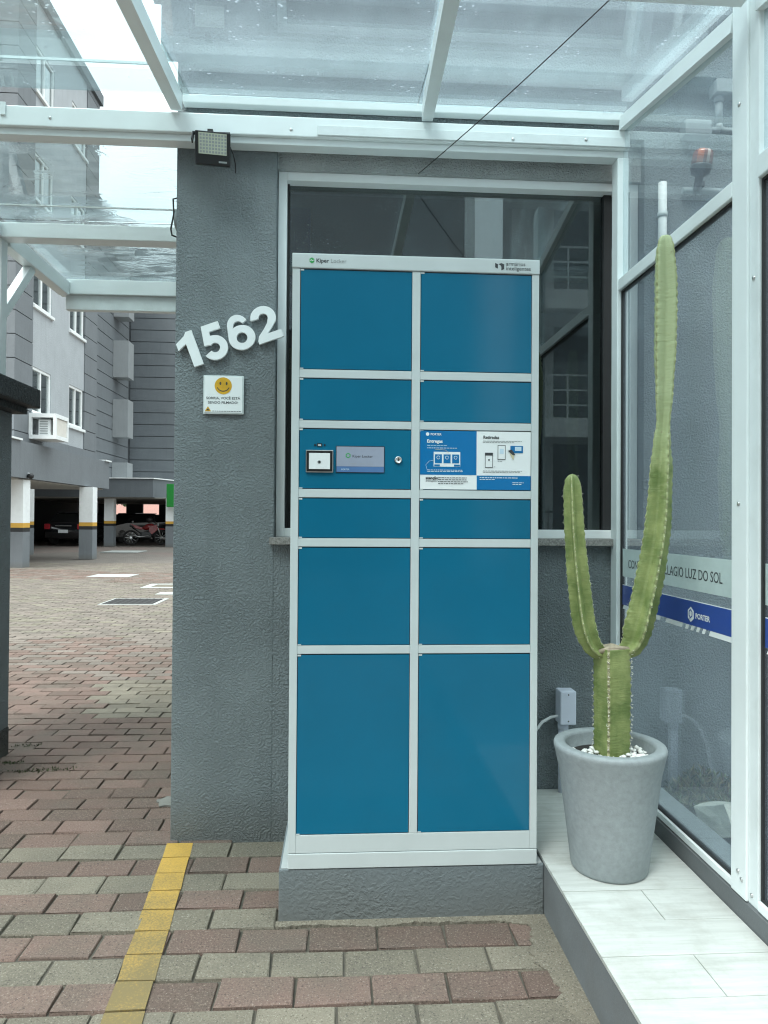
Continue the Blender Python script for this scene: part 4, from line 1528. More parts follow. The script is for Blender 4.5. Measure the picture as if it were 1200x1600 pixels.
# ------------------------------------------------------------------ flood light
fl_ = thing('flood_light', (-.50, 2.66, 2.72), 'black square flood light hanging under the white beam on the pillar', 'flood light')
mwf = Matrix.Translation((-.487, 2.675, 2.632)) @ Matrix.Rotation(R(17), 4, 'X') @ Matrix.Rotation(R(6), 4, 'Z') @ Matrix.Rotation(R(2), 4, 'Y')
s = B('black'); s.box(-.064, .064, -.012, .018, -.058, .056, bev=.004, mw=mwf)
for i in range(7):
    s.box(-.055 + i * .017, -.049 + i * .017, .0182, .034, -.05, .05, mw=mwf)
s.build('housing', fl_)
s = B('lamp_face'); s.box(-.051, .051, -.0135, -.0122, -.022, .050, mw=mwf); s.build('lens', fl_)
s = B('print_grey')
for i in range(9):
    for j in range(6):
        s.box(-.047 + i * .0112, -.0395 + i * .0112, -.0139, -.0136, -.018 + j * .0113, -.0105 + j * .0113, mw=mwf)
s.build('led_grid', fl_)
s = B('print_grey'); s.box(.022, .052, -.0132, -.0122, -.049, -.043, mw=mwf); s.build('maker_mark', fl_)
s = B('black'); s.bar((-.50, 2.70, 2.712), (-.50, 2.70, 2.689), .03, .02); s.bar((-.565, 2.675, 2.66), (-.565, 2.70, 2.70), .004, .02); s.bar((-.429, 2.675, 2.66), (-.429, 2.70, 2.70), .004, .02); s.bar((-.567, 2.70, 2.702), (-.427, 2.70, 2.702), .02, .004); s.build('bracket', fl_)
s = B('wire'); s.tube([(-.428, 2.70, 2.655), (-.418, 2.72, 2.635), (-.415, 2.75, 2.615), (-.42, 2.79, 2.60)], .0025, 6); s.build('cable', fl_)

# cable loop and small speaker on the hidden side of the pillar
cl_ = thing('wall_speaker', (-.66, 2.9, 2.45), 'small grey unit with a loose black cable loop on the left side of the pillar', 'speaker')
s = B('pvc_paint'); s.lathe([(.045, 0), (.045, .02), (.03, .026)], (-.649, 2.90, 2.45), 20, mw=Matrix.Rotation(R(-90), 3, 'Y')); s.build('housing', cl_)
s = B('wire'); s.tube([(-.655, 2.87, 2.53), (-.675, 2.86, 2.52), (-.672, 2.86, 2.46), (-.683, 2.86, 2.40), (-.678, 2.86, 2.375), (-.655, 2.87, 2.37)], .0035, 6); s.build('cable', cl_)

# ------------------------------------------------------------------ electric box and conduit by the pot
eb = thing('electric_box', (.89, 2.77, .18), 'pale plastic electric box on a standing conduit between the locker and the cactus pot', 'electric box')
s = B('pvc'); s.box(.862, .925, 2.728, 2.798, .452, .583, bev=.005); s.build('box', eb)
s = B('black')
for z in (.467, .570):
    s.lathe([(.003, 0), (.003, .001)], (.8935, 2.7278, z), 10, 'Y')
s.build('screw', eb)
s = B('pvc'); s.tube([(.884, 2.765, .18), (.884, 2.765, .4515)], .0185, 16); s.lathe([(.021, .425), (.021, .450)], (.884, 2.765, 0), 16); s.build('conduit', eb)
s = B('white_rough'); s.tube([(.863, 2.765, .478), (.835, 2.765, .474), (.80, 2.765, .455), (.77, 2.765, .415), (.745, 2.765, .36), (.73, 2.765, .28), (.70, 2.77, .19)], .006, 8); s.build('cable', eb)

# ------------------------------------------------------------------ wall fittings right of the glass
jb = thing('wall_conduit', (1.5, 2.78, 2.8), 'grey painted conduit and junction boxes high on the wall behind the glass', 'conduit')
s = B('pvc_paint'); s.box(1.49, 1.60, 2.735, 2.799, 2.972, 3.026, bev=.003); s.build('junction_box', jb)
s = B('pvc_paint'); s.tube([(1.517, 2.77, 2.97), (1.517, 2.77, 2.86)], .015, 12)
s.tube([(1.517, 2.77, 2.86), (1.520, 2.77, 2.842), (1.535, 2.77, 2.832), (1.56, 2.77, 2.832), (2.4, 2.77, 2.832)], .014, 12)
s.lathe([(.0185, 2.945), (.0185, 2.97)], (1.517, 2.77, 0), 14); s.tube([(1.517, 2.77, 2.832), (1.44, 2.77, 2.832)], .014, 12); s.build('pipe', jb)
s = B('pvc_paint'); s.box(1.365, 1.475, 2.742, 2.799, 2.800, 2.862, bev=.008); s.build('inspection_fitting', jb)
s = B('pvc_paint'); s.tube([(1.37, 2.78, 2.590), (1.62, 2.78, 2.590)], .012, 12); s.build('short_pipe', jb)
bc = thing('warning_beacon', (1.44, 2.73, 2.62), 'red and amber warning beacon on a black base high on the wall behind the glass', 'beacon')
mwb = Matrix.Translation((1.412, 2.715, 2.640)) @ Matrix.Rotation(R(6), 4, 'Y') @ Matrix.Rotation(R(8), 4, 'X') @ Matrix.Scale(1.12, 4)
s = B('black')
def lath(prof, n=20):
    s.lathe(prof, (0, 0, 0), n, mw=mwb) if False else None
for prof, key, nm in (([(.012, -.075), (.014, -.05), (.014, -.02), (.030, -.012), (.036, .010), (.036, .016)], 'black', 'base'), ([(.035, .0162), (.035, .055), (.032, .064), (.022, .069)], 'lens_red', 'lens')):
    s = B(key)
    rings = []
    for r_, z_ in prof:
        rings.append([s.bm.verts.new(mwb @ Vector((r_ * math.cos(2 * math.pi * k / 20), r_ * math.sin(2 * math.pi * k / 20), z_))) for k in range(20)])
    for i in range(len(rings) - 1):
        for k in range(20):
            if nm == 'lens':
                s.mat('lens_amber' if k in (12, 13) else ('lens_clear' if k in (15,) else 'lens_red'))
            s.face([rings[i][k], rings[i][(k + 1) % 20], rings[i + 1][(k + 1) % 20], rings[i + 1][k]], True)
    s.face(rings[0][::-1]); s.face(rings[-1])
    s.build(nm, bc)
s = B('black'); s.bar((1.425, 2.725, 2.595), (1.425, 2.79, 2.59), .02, .02); s.build('arm', bc)
wp = thing('white_pipe', (1.286, 2.78, 1.2), 'upright white pipe on the wall rising above the tall cactus arm', 'pipe')
s = B('white_rough'); s.tube([(1.286, 2.775, 2.06), (1.286, 2.775, 2.615)], .017, 14); s.build('tube', wp)
s = B('alu2'); s.lathe([(.0195, 2.475), (.0195, 2.495)], (1.286, 2.775, 0), 14); s.build('clip', wp)

# ------------------------------------------------------------------ pot and cactus
PC = Vector((.862, 2.2, .1806))
pot = thing('plant_pot', PC, 'tall tapered grey plant pot standing on the pale tiles', 'plant pot')
s = B('pot')
prof = [(.100, 0), (.112, .002), (.116, .010), (.127, .10), (.140, .20), (.153, .30), (.164, .350), (.168, .366), (.169, .374), (.166, .381), (.160, .383), (.140, .383), (.135, .380), (.132, .372), (.131, .340), (.1275, .336), (.127, .30)]
s.lathe(prof, PC, 64)
s.build('pot_body', pot)
s = B('soil'); s.lathe([(.0001, .340), (.06, .342), (.1265, .337), (.1265, .330)], PC, 32); s.build('soil', pot)
pb = B('pebble')
rnd = random.Random(4)
for i in range(230):
    a = rnd.uniform(0, 6.283); rr = .120 * math.sqrt(rnd.uniform(.12, .95))
    bx, by = rr * math.cos(a), rr * math.sin(a)
    if not (by < .045 and (abs(bx) > .035 or by < -.02)):
        continue
    rad = rnd.uniform(.005, .0105)
    r_ = bmesh.ops.create_icosphere(pb.bm, subdivisions=1, radius=rad, matrix=Matrix.Translation(PC + Vector((bx, by, .342 + rad * .7 + rnd.uniform(0, .008)))) @ Matrix.Rotation(a, 4, 'Z') @ Matrix.Diagonal((1, rnd.uniform(.7, 1), rnd.uniform(.6, .85), 1)))
    for v in r_['verts']:
        for f in v.link_faces:
            f.material_index = 0; f.smooth = True
pbo = pb.build('pebble_layer', pot); pbo['kind'] = 'stuff'


def ribbed(mb, path, radii, nribs, key, rib_key, depth=.42, rot=0.0, seed=0, step=.03, spines=None, cap=True, tops=None, twist=None):
    """a cactus limb: star section swept along a path, scalloped ribs, rounded tip"""
    P = [Vector(p) for p in path]
    # resample with Catmull-Rom
    pts, rs, tw = [], [], []
    for i in range(len(P) - 1):
        p0, p1, p2, p3 = P[max(i - 1, 0)], P[i], P[i + 1], P[min(i + 2, len(P) - 1)]
        nseg = max(2, int((p2 - p1).length / .008))
        for j in range(nseg):
            t = j / nseg
            pts.append(0.5 * ((2 * p1) + (p2 - p0) * t + (2 * p0 - 5 * p1 + 4 * p2 - p3) * t * t + (3 * p1 - p0 - 3 * p2 + p3) * t ** 3))
            tt = t * t * (3 - 2 * t)
            rs.append(radii[i] * (1 - tt) + radii[i + 1] * tt)
            tw.append(0.0 if twist is None else twist[i] * (1 - tt) + twist[i + 1] * tt)
    pts.append(P[-1]); rs.append(radii[-1]); tw.append(0.0 if twist is None else twist[-1])
    L = 0
    rings = []
    sect = []
    for k in range(nribs):
        a0 = 2 * math.pi * k / nribs
        da = 2 * math.pi / nribs
        for (f, rr, rib) in ((-.045, 1.0, 1), (.045, 1.0, 0), (.15, .84, 0), (.32, 1 - depth * .80, 0), (.5, 1 - depth, 0), (.68, 1 - depth * .80, 0), (.85, .84, 0)):
            sect.append((a0 + f * da, rr, rib, k))
    ns = len(sect)
    up_ref = Vector((0, -1, 0))
    for i, p in enumerate(pts):
        d = (pts[min(i + 1, len(pts) - 1)] - pts[max(i - 1, 0)]).normalized()
        sx_ = (up_ref - d * up_ref.dot(d)).normalized()
        sy_ = d.cross(sx_)
        if i:
            L += (p - pts[i - 1]).length
        ring = []
        for (a, rr, rib, k) in sect:
            wob = 1 + .035 * noise.noise(Vector((L * 9, k * 3.3 + seed, 0)))
            sc = 1.0
            if rr == 1.0:
                sc = 1 + (.045 if nribs == 4 and step < .025 else .045) * math.cos(2 * math.pi * (L / step + k * .5))
            r_ = rs[i] * rr * wob * sc
            aa = a + rot + tw[i]
            ring.append(mb.bm.verts.new(p + sx_ * (r_ * math.cos(aa)) + sy_ * (r_ * math.sin(aa))))
        rings.append(ring)
        if spines is not None and i > 1:
            if int(L / step) != int((L - (p - pts[i - 1]).length) / step):
                for k in range(nribs):
                    aa = 2 * math.pi * k / nribs + rot + tw[i]
                    spines.append((p + sx_ * (rs[i] * 1.03 * math.cos(aa)) + sy_ * (rs[i] * 1.03 * math.sin(aa)), (sx_ * math.cos(aa) + sy_ * math.sin(aa))))
    for i in range(len(rings) - 1):
        for j in range(ns):
            mb.mat(rib_key if sect[j][2] else key)
            jj = (j + 1) % ns
            mb.face([rings[i][j], rings[i][jj], rings[i + 1][jj], rings[i + 1][j]], not sect[j][2])
    mb.mat(tops or key)
    tip = mb.bm.verts.new(pts[-1] + (pts[-1] - pts[-2]).normalized() * (radii[-1] * .25))
    bot = mb.bm.verts.new(pts[0])
    for j in range(ns):
        mb.face([rings[-1][j], rings[-1][(j + 1) % ns], tip], True)
        mb.face([rings[0][(j + 1) % ns], rings[0][j], bot], True)


cac = thing('cactus', PC + Vector((0, 0, .32)), 'tall green columnar cactus with two raised arms growing in the grey pot', 'cactus')
sp_a, sp_b, sp_c = [], [], []
TX = .868
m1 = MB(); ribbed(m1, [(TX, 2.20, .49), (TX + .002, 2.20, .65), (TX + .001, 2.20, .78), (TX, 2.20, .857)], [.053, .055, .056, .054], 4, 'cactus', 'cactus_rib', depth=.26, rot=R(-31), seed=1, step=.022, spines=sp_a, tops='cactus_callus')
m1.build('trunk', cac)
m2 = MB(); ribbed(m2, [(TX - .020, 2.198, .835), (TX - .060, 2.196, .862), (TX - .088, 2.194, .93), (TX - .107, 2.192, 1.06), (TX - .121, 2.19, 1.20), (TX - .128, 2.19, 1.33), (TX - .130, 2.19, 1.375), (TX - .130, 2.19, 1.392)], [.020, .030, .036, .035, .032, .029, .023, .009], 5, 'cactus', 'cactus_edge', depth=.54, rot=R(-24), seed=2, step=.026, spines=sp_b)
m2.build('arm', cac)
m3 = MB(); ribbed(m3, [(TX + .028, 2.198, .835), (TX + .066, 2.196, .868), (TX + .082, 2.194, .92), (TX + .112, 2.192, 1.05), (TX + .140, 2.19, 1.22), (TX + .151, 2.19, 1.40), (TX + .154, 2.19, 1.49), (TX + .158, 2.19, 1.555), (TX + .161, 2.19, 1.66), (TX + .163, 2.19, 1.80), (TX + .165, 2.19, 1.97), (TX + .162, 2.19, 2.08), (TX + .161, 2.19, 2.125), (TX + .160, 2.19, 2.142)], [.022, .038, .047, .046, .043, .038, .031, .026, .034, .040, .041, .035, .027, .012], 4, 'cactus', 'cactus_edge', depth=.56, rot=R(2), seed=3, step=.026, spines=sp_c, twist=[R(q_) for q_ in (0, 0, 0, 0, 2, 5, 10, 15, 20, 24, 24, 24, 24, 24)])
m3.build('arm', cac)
cc = B('cactus_callus'); cc.tube([(TX - .046, 2.187, .845), (TX - .02, 2.168, .860), (TX + .02, 2.168, .861), (TX + .050, 2.187, .852)], [.009, .006, .006, .010], 8); cc.build('callus', cac)
spm = B('spine')
rnd = random.Random(9)
for lst, sc, dens in ((sp_a, .0055, 5), (sp_b, .0032, 3), (sp_c, .0032, 3)):
    for p, d in lst:
        if sc > .003 and rnd.random() < .12:
            continue
        for q_ in range(dens):
            o_ = Vector((rnd.gauss(0, .0016), rnd.gauss(0, .0016), rnd.gauss(0, .006 if sc > .003 else .002)))
            v = (d + Vector((rnd.gauss(0, .5), rnd.gauss(0, .5), rnd.gauss(0, .6)))).normalized() * sc * rnd.uniform(.6, 1.4)
            side = v.cross(Vector((rnd.gauss(0, 1), rnd.gauss(0, 1), rnd.gauss(0, 1)))).normalized() * sc * .22
            b0 = p + o_
            a_ = [spm.bm.verts.new(b0 - side), spm.bm.verts.new(b0 + side), spm.bm.verts.new(b0 + v.cross(side).normalized() * sc * .22), spm.bm.verts.new(b0 + v)]
            spm.face([a_[0], a_[1], a_[3]]); spm.face([a_[1], a_[2], a_[3]]); spm.face([a_[2], a_[0], a_[3]])
so_ = spm.build('spines', cac); so_['kind'] = 'stuff'
for q_ in (pot, cac):
    q_.location += Vector((-.024, -.038, 0))

# ------------------------------------------------------------------ plants behind the glass
def succulent(cx, cy, r, h, label, seed, keys, n=260):
    rnd = random.Random(seed)
    s = MB()
    for i in range(n):
        a = rnd.uniform(0, 6.283); rr = r * math.sqrt(rnd.random())
        bx, by = cx + rr * math.cos(a), cy + rr * math.sin(a)
        hh = h * (1 - .6 * (rr / r) ** 2) * rnd.uniform(.5, 1)
        for q_ in range(5):
            d = Vector((rnd.gauss(0, .6), rnd.gauss(0, .6), rnd.uniform(.4, 1.0))).normalized()
            ln_ = rnd.uniform(.024, .050)
            sd = d.cross(Vector((rnd.gauss(0, 1), rnd.gauss(0, 1), .2))).normalized() * .0045
            p = Vector((bx, by, .165 + hh * rnd.uniform(.3, 1)))
            s.mat(rnd.choice(keys))
            v0, v1, v2, v3 = (s.bm.verts.new(p - sd * .5), s.bm.verts.new(p + d * ln_ * .6 + sd), s.bm.verts.new(p + d * ln_), s.bm.verts.new(p + d * ln_ * .6 - sd))
            v4 = s.bm.verts.new(p + d * ln_ * .5 + d.cross(sd).normalized() * .006)
            s.face([v0, v1, v4]); s.face([v1, v2, v4]); s.face([v2, v3, v4]); s.face([v3, v0, v4])
        if i % 3 == 0:
            s.mat('bark'); s.tube([(bx, by, .16), (bx + rnd.uniform(-.01, .01), by, .165 + hh)], .003, 5)
    root = thing('succulent_plant', (cx, cy, .165), label, 'plant', 'succulents in the bed behind the glass')
    s.build('leaves', root, recalc=False)


succulent(1.40, 2.62, .14, .15, 'bushy succulent against the wall behind the glass, left of the pale stone', 21, ['leafa', 'leafb', 'leafb', 'leafc'])
succulent(1.64, 2.60, .16, .16, 'olive succulent against the wall behind the glass, beyond the pale stone', 22, ['leafb', 'leafb', 'leafa'])
succulent(1.86, 2.55, .16, .15, 'succulent half hidden by the white post, against the wall', 23, ['leafa', 'leafb', 'leafc'])
succulent(1.60, 2.32, .13, .13, 'dark green succulent behind the glass, right of the pale stone', 24, ['leafc', 'leafa', 'leafc'])
succulent(1.42, 2.10, .11, .11, 'low dark succulent behind the glass, nearest the white post', 25, ['leafc', 'leafa', 'leafb'])
pst = B('stone')
r_ = bmesh.ops.create_cube(pst.bm, size=1.0)
bmesh.ops.subdivide_edges(pst.bm, edges=pst.bm.edges[:], cuts=2, use_grid_fill=True)
for v in pst.bm.verts:
    nn = noise.noise_vector(v.co * 2.3) * .12
    v.co = Matrix.Translation((1.315, 2.37, .232)) @ Matrix.Rotation(R(25), 4, 'Z') @ Matrix.Rotation(R(-22), 4, 'X') @ (Vector((v.co.x * .085, v.co.y * .13, v.co.z * .10)) + nn * .07)
tag(pst.build('pale_stone'), 'angular pale stone lying among the succulents behind the glass', 'stone')

# ------------------------------------------------------------------ yard details
def lid(name, key, x0, x1, y0, y1, label, cat):
    s = B(key); s.box(x0, x1, y0, y1, -.02, .008, bev=.002)
    return tag(s.build(name), label, cat)
lid('concrete_lid', 'concrete_lid', -5.30, -4.42, 15.2, 15.95, 'white concrete inspection lid in the paving near the parking pillars', 'manhole cover')
gd = thing('drain_grate', (-3.0, 10.6, 0), 'black iron drain grate in a white concrete surround in the driveway', 'drain')
s = B('concrete_lid')
gx0, gx1, gy0, gy1 = -3.46, -2.64, 10.38, 11.18
s.box(gx0, gx1, gy0, gy0 + .06, -.02, .006); s.box(gx0, gx1, gy1 - .03, gy1, -.02, .006); s.box(gx0, gx0 + .03, gy0 + .0601, gy1 - .0301, -.02, .006); s.box(gx1 - .06, gx1, gy0 + .0601, gy1 - .0301, -.02, .006); s.build('surround', gd)
for i in range(10):
    s = B('iron'); yy = gy0 + .065 + i * .07
    s.box(gx0 + .035, gx1 - .065, yy, yy + .036, -.02, .009); s.build('grate_bar', gd)
s = B('iron')
for i in range(7):
    xx = gx0 + .06 + i * .105
    s.box(xx, xx + .03, gy0 + .065, gy1 - .035, -.02, .0075)
s.build('grate_cross_bars', gd)
fr_l = thing('framed_lid', (-2.9, 13.2, 0), 'square inspection lid with a white border beside the grey pillar edge', 'manhole cover')
s = B('concrete_lid'); s.box(-3.55, -2.3, 12.85, 13.0, -.02, .007); s.box(-3.55, -2.3, 13.5, 13.65, -.02, .007); s.box(-3.55, -3.4, 13.001, 13.499, -.02, .007); s.build('border', fr_l)
s = B('paver_grey'); s.box(-3.39, -2.3, 13.002, 13.498, -.02, .004); s.build('cover', fr_l)
lid('small_lid', 'concrete_lid', -3.0, -2.3, 11.75, 12.1, 'short pale concrete strip beside the drain grate', 'manhole cover')
lid('far_lid', 'concrete_lid', -8.6, -7.3, 26.0, 27.4, 'pale concrete lid before the red motorcycle', 'manhole cover')
# patch of cement on the driveway
s = B('cement'); s.poly([(.055 * math.cos(R(20 * i)) * (1 + .2 * math.sin(i * 1.7)), .055 * math.sin(R(20 * i)) * (1 + .2 * math.cos(i * 2.1))) for i in range(18)], (-.74, 3.19, .0045), Vector((1, 0, 0)), Vector((0, 1, 0)), .006)
struct(s.build('cement_patch'), 'round grey cement spill on the red paving near the pillar')
# moss tufts in the joints
rnd = random.Random(12)
ms = B('moss')
for (cx, cy, n_, w_) in ((-1.66, 3.72, 60, .04), (-1.50, 3.60, 70, .06), (-1.38, 3.62, 40, .05), (-4.2, 14.0, 60, .25), (-1.7, 4.0, 40, .05)):
    for i in range(n_):
        p = Vector((cx + rnd.gauss(0, w_), cy + rnd.gauss(0, w_ * .25), .001))
        d = Vector((rnd.gauss(0, .5), rnd.gauss(0, .5), 1)).normalized() * rnd.uniform(.006, .016)
        sd = Vector((rnd.gauss(0, 1), rnd.gauss(0, 1), 0)).normalized() * .004
        ms.face([ms.bm.verts.new(p - sd), ms.bm.verts.new(p + sd), ms.bm.verts.new(p + d)])
tag(ms.build('moss', recalc=False), 'small weeds and moss in the paving joints', 'weeds', kind='stuff')

# air conditioner cage on the facade
ac = thing('air_conditioner', (-7.7, 20.7, 3.7), 'air conditioner in a white cage hung on the apartment facade', 'air conditioner')
ax0, ax1, ay0, ay1, az0, az1 = -7.96, -7.28, 18.6, 19.45, 3.25, 3.90
s = B('white_rough'); t = .07
for (xx, yy) in ((ax1 - t, ay0), (ax1 - t, ay1 - t), (ax0, ay0), (ax0, ay1 - t)):
    s.box(xx, xx + t, yy, yy + t, az0 + .1001, az1 - .1001)
s.box(ax0, ax1, ay0, ay1, az0, az0 + .10); s.box(ax0, ax1, ay0, ay1, az1 - .10, az1); s.build('cage', ac)
s = B('house_wall'); s.box(ax1 - .05, ax1 - .03, ay0 + t, ay1 - t, az0 + .11, az1 - .11); s.build('side_panel', ac)
s = B('white_rough'); s.box(ax0 + .2, ax1 - .18, ay0 + .12, ay1 - .1, az0 + .101, az1 - .14); uo = s.build('unit', ac)
for i in range(7):
    s = B('print_grey'); s.box(ax0 + .23, ax1 - .25, ay0 + .11, ay0 + .119, az0 + .14 + i * .06, az0 + .165 + i * .06); s.build('slat', uo)
gsn = B('sign_green'); gsn.box(-7.50, -6.80, 31.10, 31.19, 1.72, 2.72, bev=.02)
gso = tag(gsn.build('green_sign'), 'green plate on the parking pillar next to the grey wall edge', 'sign')
wc = thing('security_camera', (-7.95, 17.9, 2.2), 'tiny dome camera under the parking fascia on the corner pillar', 'camera')
s = B('white_rough'); s.box(-7.78, -7.70, 18.02, 18.1, 2.28, 2.34); s.build('mount', wc)
s = B('black'); s.lathe([(.02, -.1), (.07, -.06), (.08, 0), (.05, .04)], (-7.64, 18.0, 2.28), 14); s.build('dome', wc)


# ------------------------------------------------------------------ cars and motorcycle in the shade
def car(name, loc, rz, key, label):
    t = thing(name, (0, 0, 0), label, 'car', 'cars parked under the apartment block')
    # side profile (y forward, z up), lofted across x with tumblehome
    lower = [(-2.05, .32), (-2.10, .62), (-2.06, .95), (-1.75, 1.02), (1.0, .98), (1.85, .84), (2.08, .62), (2.05, .30)]
    s = B(key)
    rings = []
    for xx, k_, dz in ((-.86, .97, 0), (-.80, 1.0, .02), (0, 1.03, .035), (.80, 1.0, .02), (.86, .97, 0)):
        rings.append([s.bm.verts.new((xx, yy * k_, zz + (dz if zz > .7 else 0))) for yy, zz in lower])
    for i in range(len(rings) - 1):
        for j in range(len(lower)):
            jj = (j + 1) % len(lower)
            s.face([rings[i][j], rings[i][jj], rings[i + 1][jj], rings[i + 1][j]], True)
    s.face(rings[0]); s.face(rings[-1][::-1])
    bo = s.build('body', t)
    s = B('car_glass')
    up = [(-1.95, 1.0), (-1.45, 1.40), (-1.1, 1.47), (.1, 1.45), (1.05, .99)]
    rings = []
    for xx, inset in ((-.78, 0), (-.60, 1), (.60, 1), (.78, 0)):
        rings.append([s.bm.verts.new((xx, yy, zz if inset else min(zz, 1.0) + (zz - 1.0) * .02)) for yy, zz in up])
    for i in range(3):
        for j in range(len(up) - 1):
            s.face([rings[i][j], rings[i][j + 1], rings[i + 1][j + 1], rings[i + 1][j]])
    s.build('windows', t)
    s = B(key)
    s.poly([(-.585, -1.40), (.585, -1.40), (.585, .12), (-.585, .12)], (0, 0, 1.485), Vector((1, 0, 0)), Vector((0, 1, 0)), .045)
    s.build('roof', t)
    for sx in (-1, 1):
        for yy in (-1.3, 1.3):
            s = B('tyre'); s.lathe([(.20, -.1), (.31, -.1), (.325, -.05), (.325, .05), (.31, .1), (.20, .1)], (sx * .76, yy, .325), 24, 'X'); wo = s.build('wheel', t)
            s = B('steel'); s.lathe([(.05, -.09), (.19, -.095), (.19, .095), (.05, .09)], (sx * .765, yy, .325), 14, 'X'); s.build('rim', wo)
        s = B('tail'); s.box(sx * .60, sx * .84, -2.14, -1.98, .72, .96, bev=.03); s.build('tail_light', t)
        s = B('head'); s.box(sx * .50, sx * .80, 1.93, 2.06, .62, .76, bev=.03); s.build('head_light', t)
        s = B(key); s.box(sx * .84, sx * 1.0, .65, .80, .98, 1.12, bev=.03); s.build('mirror', t)
    s = B('steel'); s.box(-.35, .35, -2.155, -2.12, .86, .885); s.build('chrome_strip', t)
    s = B('white'); s.box(-.21, .21, -2.17, -2.13, .56, .70); s.build('licence_plate', t)
    s = B('white'); s.box(-.2, .2, 2.10, 2.13, .40, .50); s.build('licence_plate', t)
    t.location = loc
    t.rotation_euler = (0, 0, rz)
    return t


car('parked_car', (-12.0, 34.0, 0), R(-3), 'car_black', 'black car seen from behind, between the first parking pillars')
car('parked_car', (-10.9, 37.3, 0), R(152), 'car_grey', 'dark grey car parked nose outward behind the red motorcycle')
car('parked_car', (-8.0, 40.2, 0), R(176), 'car_black', 'dark car at the far right of the parking level, past the red motorcycle')
mo = thing('motorcycle', (0, 0, 0), 'red motorcycle parked under the apartment block in front of the dark car', 'motorcycle')
for yy in (-.66, .66):
    s = B('tyre'); n_ = 28; r1, r2 = .30, .045
    rings = []
    for i in range(n_):
        a = 2 * math.pi * i / n_
        rings.append([s.bm.verts.new((r2 * math.cos(b * math.pi / 4), yy + (r1 + r2 * math.sin(b * math.pi / 4)) * math.cos(a), .345 + (r1 + r2 * math.sin(b * math.pi / 4)) * math.sin(a))) for b in range(8)])
    for i in range(n_):
        for b in range(8):
            s.face([rings[i][b], rings[i][(b + 1) % 8], rings[(i + 1) % n_][(b + 1) % 8], rings[(i + 1) % n_][b]], True)
    wo = s.build('wheel', mo)
    s = B('steel'); s.lathe([(.05, -.05), (.06, -.03), (.06, .03), (.05, .05)], (0, yy, .345), 12, 'X')
    for i in range(10):
        a = R(36 * i); s.bar((0, yy, .345), (0, yy + .28 * math.cos(a), .345 + .28 * math.sin(a)), .006, .006, up=Vector((1, 0, 0)))
    s.build('spokes', wo)
s = B('steel')
for sx in (-.09, .09):
    s.tube([(sx, .66, .345), (sx, .50, .80), (sx, .42, 1.02)], .022, 8)
s.build('fork', mo)
s = B('black'); s.tube([(-.36, .30, 1.10), (-.2, .40, 1.06), (.2, .40, 1.06), (.36, .30, 1.10)], .016, 8)
for sx in (-.3, .3):
    s.tube([(sx, .33, 1.09), (sx * 1.1, .34, 1.24)], .007, 6); s.lathe([(.05, -.01), (.06, 0), (.05, .01)], (sx * 1.1, .34, 1.26), 12, 'Y')
s.build('handlebar', mo)
s = B('black'); s.tube([(0, .42, .92), (0, .05, .62), (0, -.25, .55), (0, -.62, .82)], .03, 8); s.box(-.13, .13, -.25, .22, .30, .60, bev=.05); s.tube([(0, -.66, .345), (0, -.2, .42)], .03, 8); s.build('engine', mo)
s = B('moto_red'); s.lathe([(.02, -.30), (.11, -.22), (.15, 0), (.13, .16), (.04, .26)], (0, .12, .84), 16, mw=Matrix.Rotation(R(-78), 3, 'X')); s.build('fuel_tank', mo)
s = B('moto_red')
for sx in (-1, 1):
    s.poly([(0, 0), (.34, .12), (.40, -.10), (.12, -.34), (.0, -.2)], (sx * .14, .12, .82), Vector((0, 1, 0)), Vector((0, 0, 1)), .02)
    s.poly([(-.5, .18), (0, .0), (.05, -.1), (-.25, -.04)], (sx * .13, -.2, .80), Vector((0, 1, 0)), Vector((0, 0, 1)), .02)
s.poly([(-.1, .36), (.16, .36), (.30, .30), (.1, .42), (-.12, .42)], (.06, .66, .345), Vector((0, 1, 0)), Vector((0, 0, 1)), .12)
s.build('fairing', mo)
s = B('black'); s.box(-.12, .12, -.72, -.05, .84, .92, bev=.04); s.build('seat', mo)
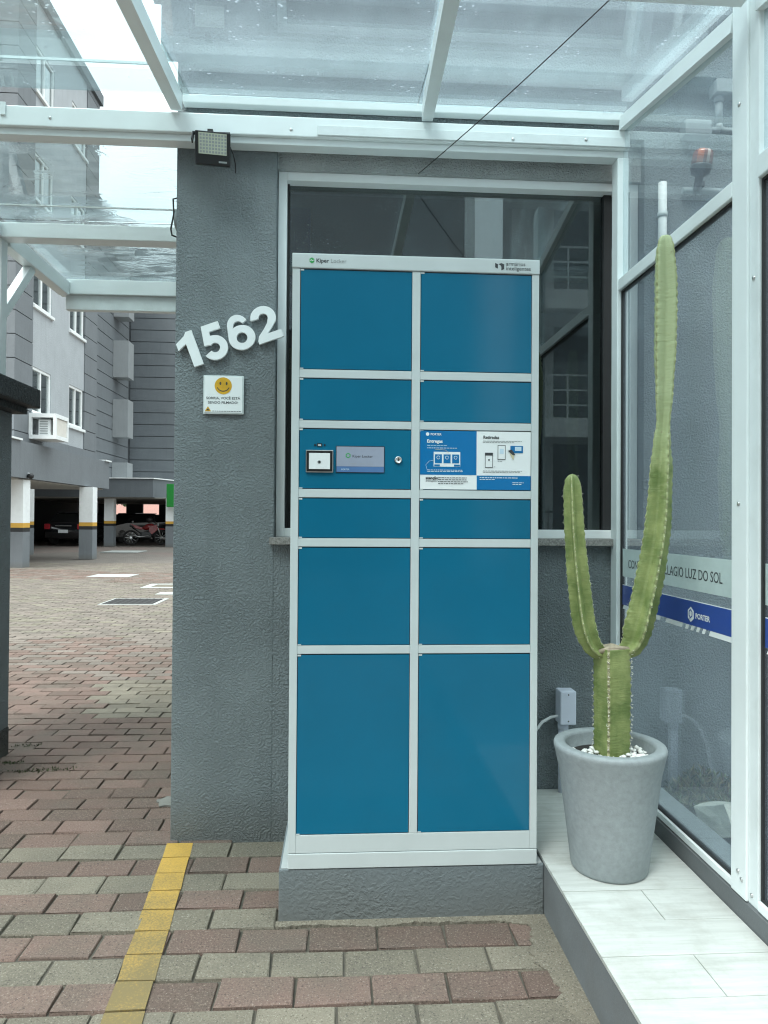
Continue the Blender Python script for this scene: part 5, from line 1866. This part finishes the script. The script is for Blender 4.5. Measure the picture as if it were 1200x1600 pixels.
s = B('head'); s.lathe([(.04, 0), (.09, .05), (.09, .08)], (0, .46, .95), 14, mw=Matrix.Rotation(R(-90), 3, 'X')); s.build('headlight', mo)
s = B('steel'); s.tube([(.13, .1, .42), (.14, -.3, .36), (.16, -.75, .5)], [.02, .03, .04], 8); s.build('exhaust', mo)
mo.location = (-8.9, 33.2, 0)
mo.rotation_euler = (0, R(-6), R(-72))
hl = thing('helmet', (-9.15, 33.2, 1.2), 'black helmet hanging on the handlebar of the red motorcycle', 'helmet')
s = B('black'); r_ = bmesh.ops.create_uvsphere(s.bm, u_segments=16, v_segments=10, radius=.15, matrix=Matrix.Translation((-8.75, 33.15, 1.16)) @ Matrix.Diagonal((1, 1.1, 1, 1)))
for f in s.bm.faces:
    f.smooth = True
s.build('shell', hl)
s = B('car_glass'); s.box(-8.83, -8.67, 33.0, 33.04, 1.12, 1.22, bev=.02); s.build('visor', hl)

# added thin tube standing in for a wire's reflection across canopy and window
wr = B('wire')
ca_, cb_ = Vector((.73, 1.86, 2.672)), Vector((.292, 2.86, 2.645))
wr.tube([ca_ + (cb_ - ca_) * (i / 10) - Vector((0, 0, .010 * math.sin(math.pi * i / 10))) for i in range(11)], .0018, 6)
tag(wr.build('wire_reflection_line'), 'thin dark slanting line standing in for a reflected wire, from the canopy to the window head', 'cable')
# fixings
for px, pz, ob in ((-.2, 2.742, cn), (.66, 2.735, cn), (-1.1, 2.75, cn), (.95, 2.745, cn)):
    q = B('steel'); q.lathe([(.006, 0), (.006, .002), (.003, .0035)], (px, 2.7145 if px > -.1 else 2.722, pz), 12, 'Y'); q.build('screw', ob)
for py, pz in ((1.862, .285), (1.825, .262), (1.88, .30), (1.88, 2.40), (1.82, 1.9), (1.88, 1.3)):
    q = B('steel'); q.lathe([(.006, 0), (.006, -.002), (.003, -.0035)], (1.0878 if py > 1.842 else 1.0938, py, pz), 12, 'X'); q.build('screw', gpw)
q = B('alu2'); q.box(-1.28, -1.262, 2.716, 2.7215, 2.752, 2.800); q.build('glass_clip', cn)
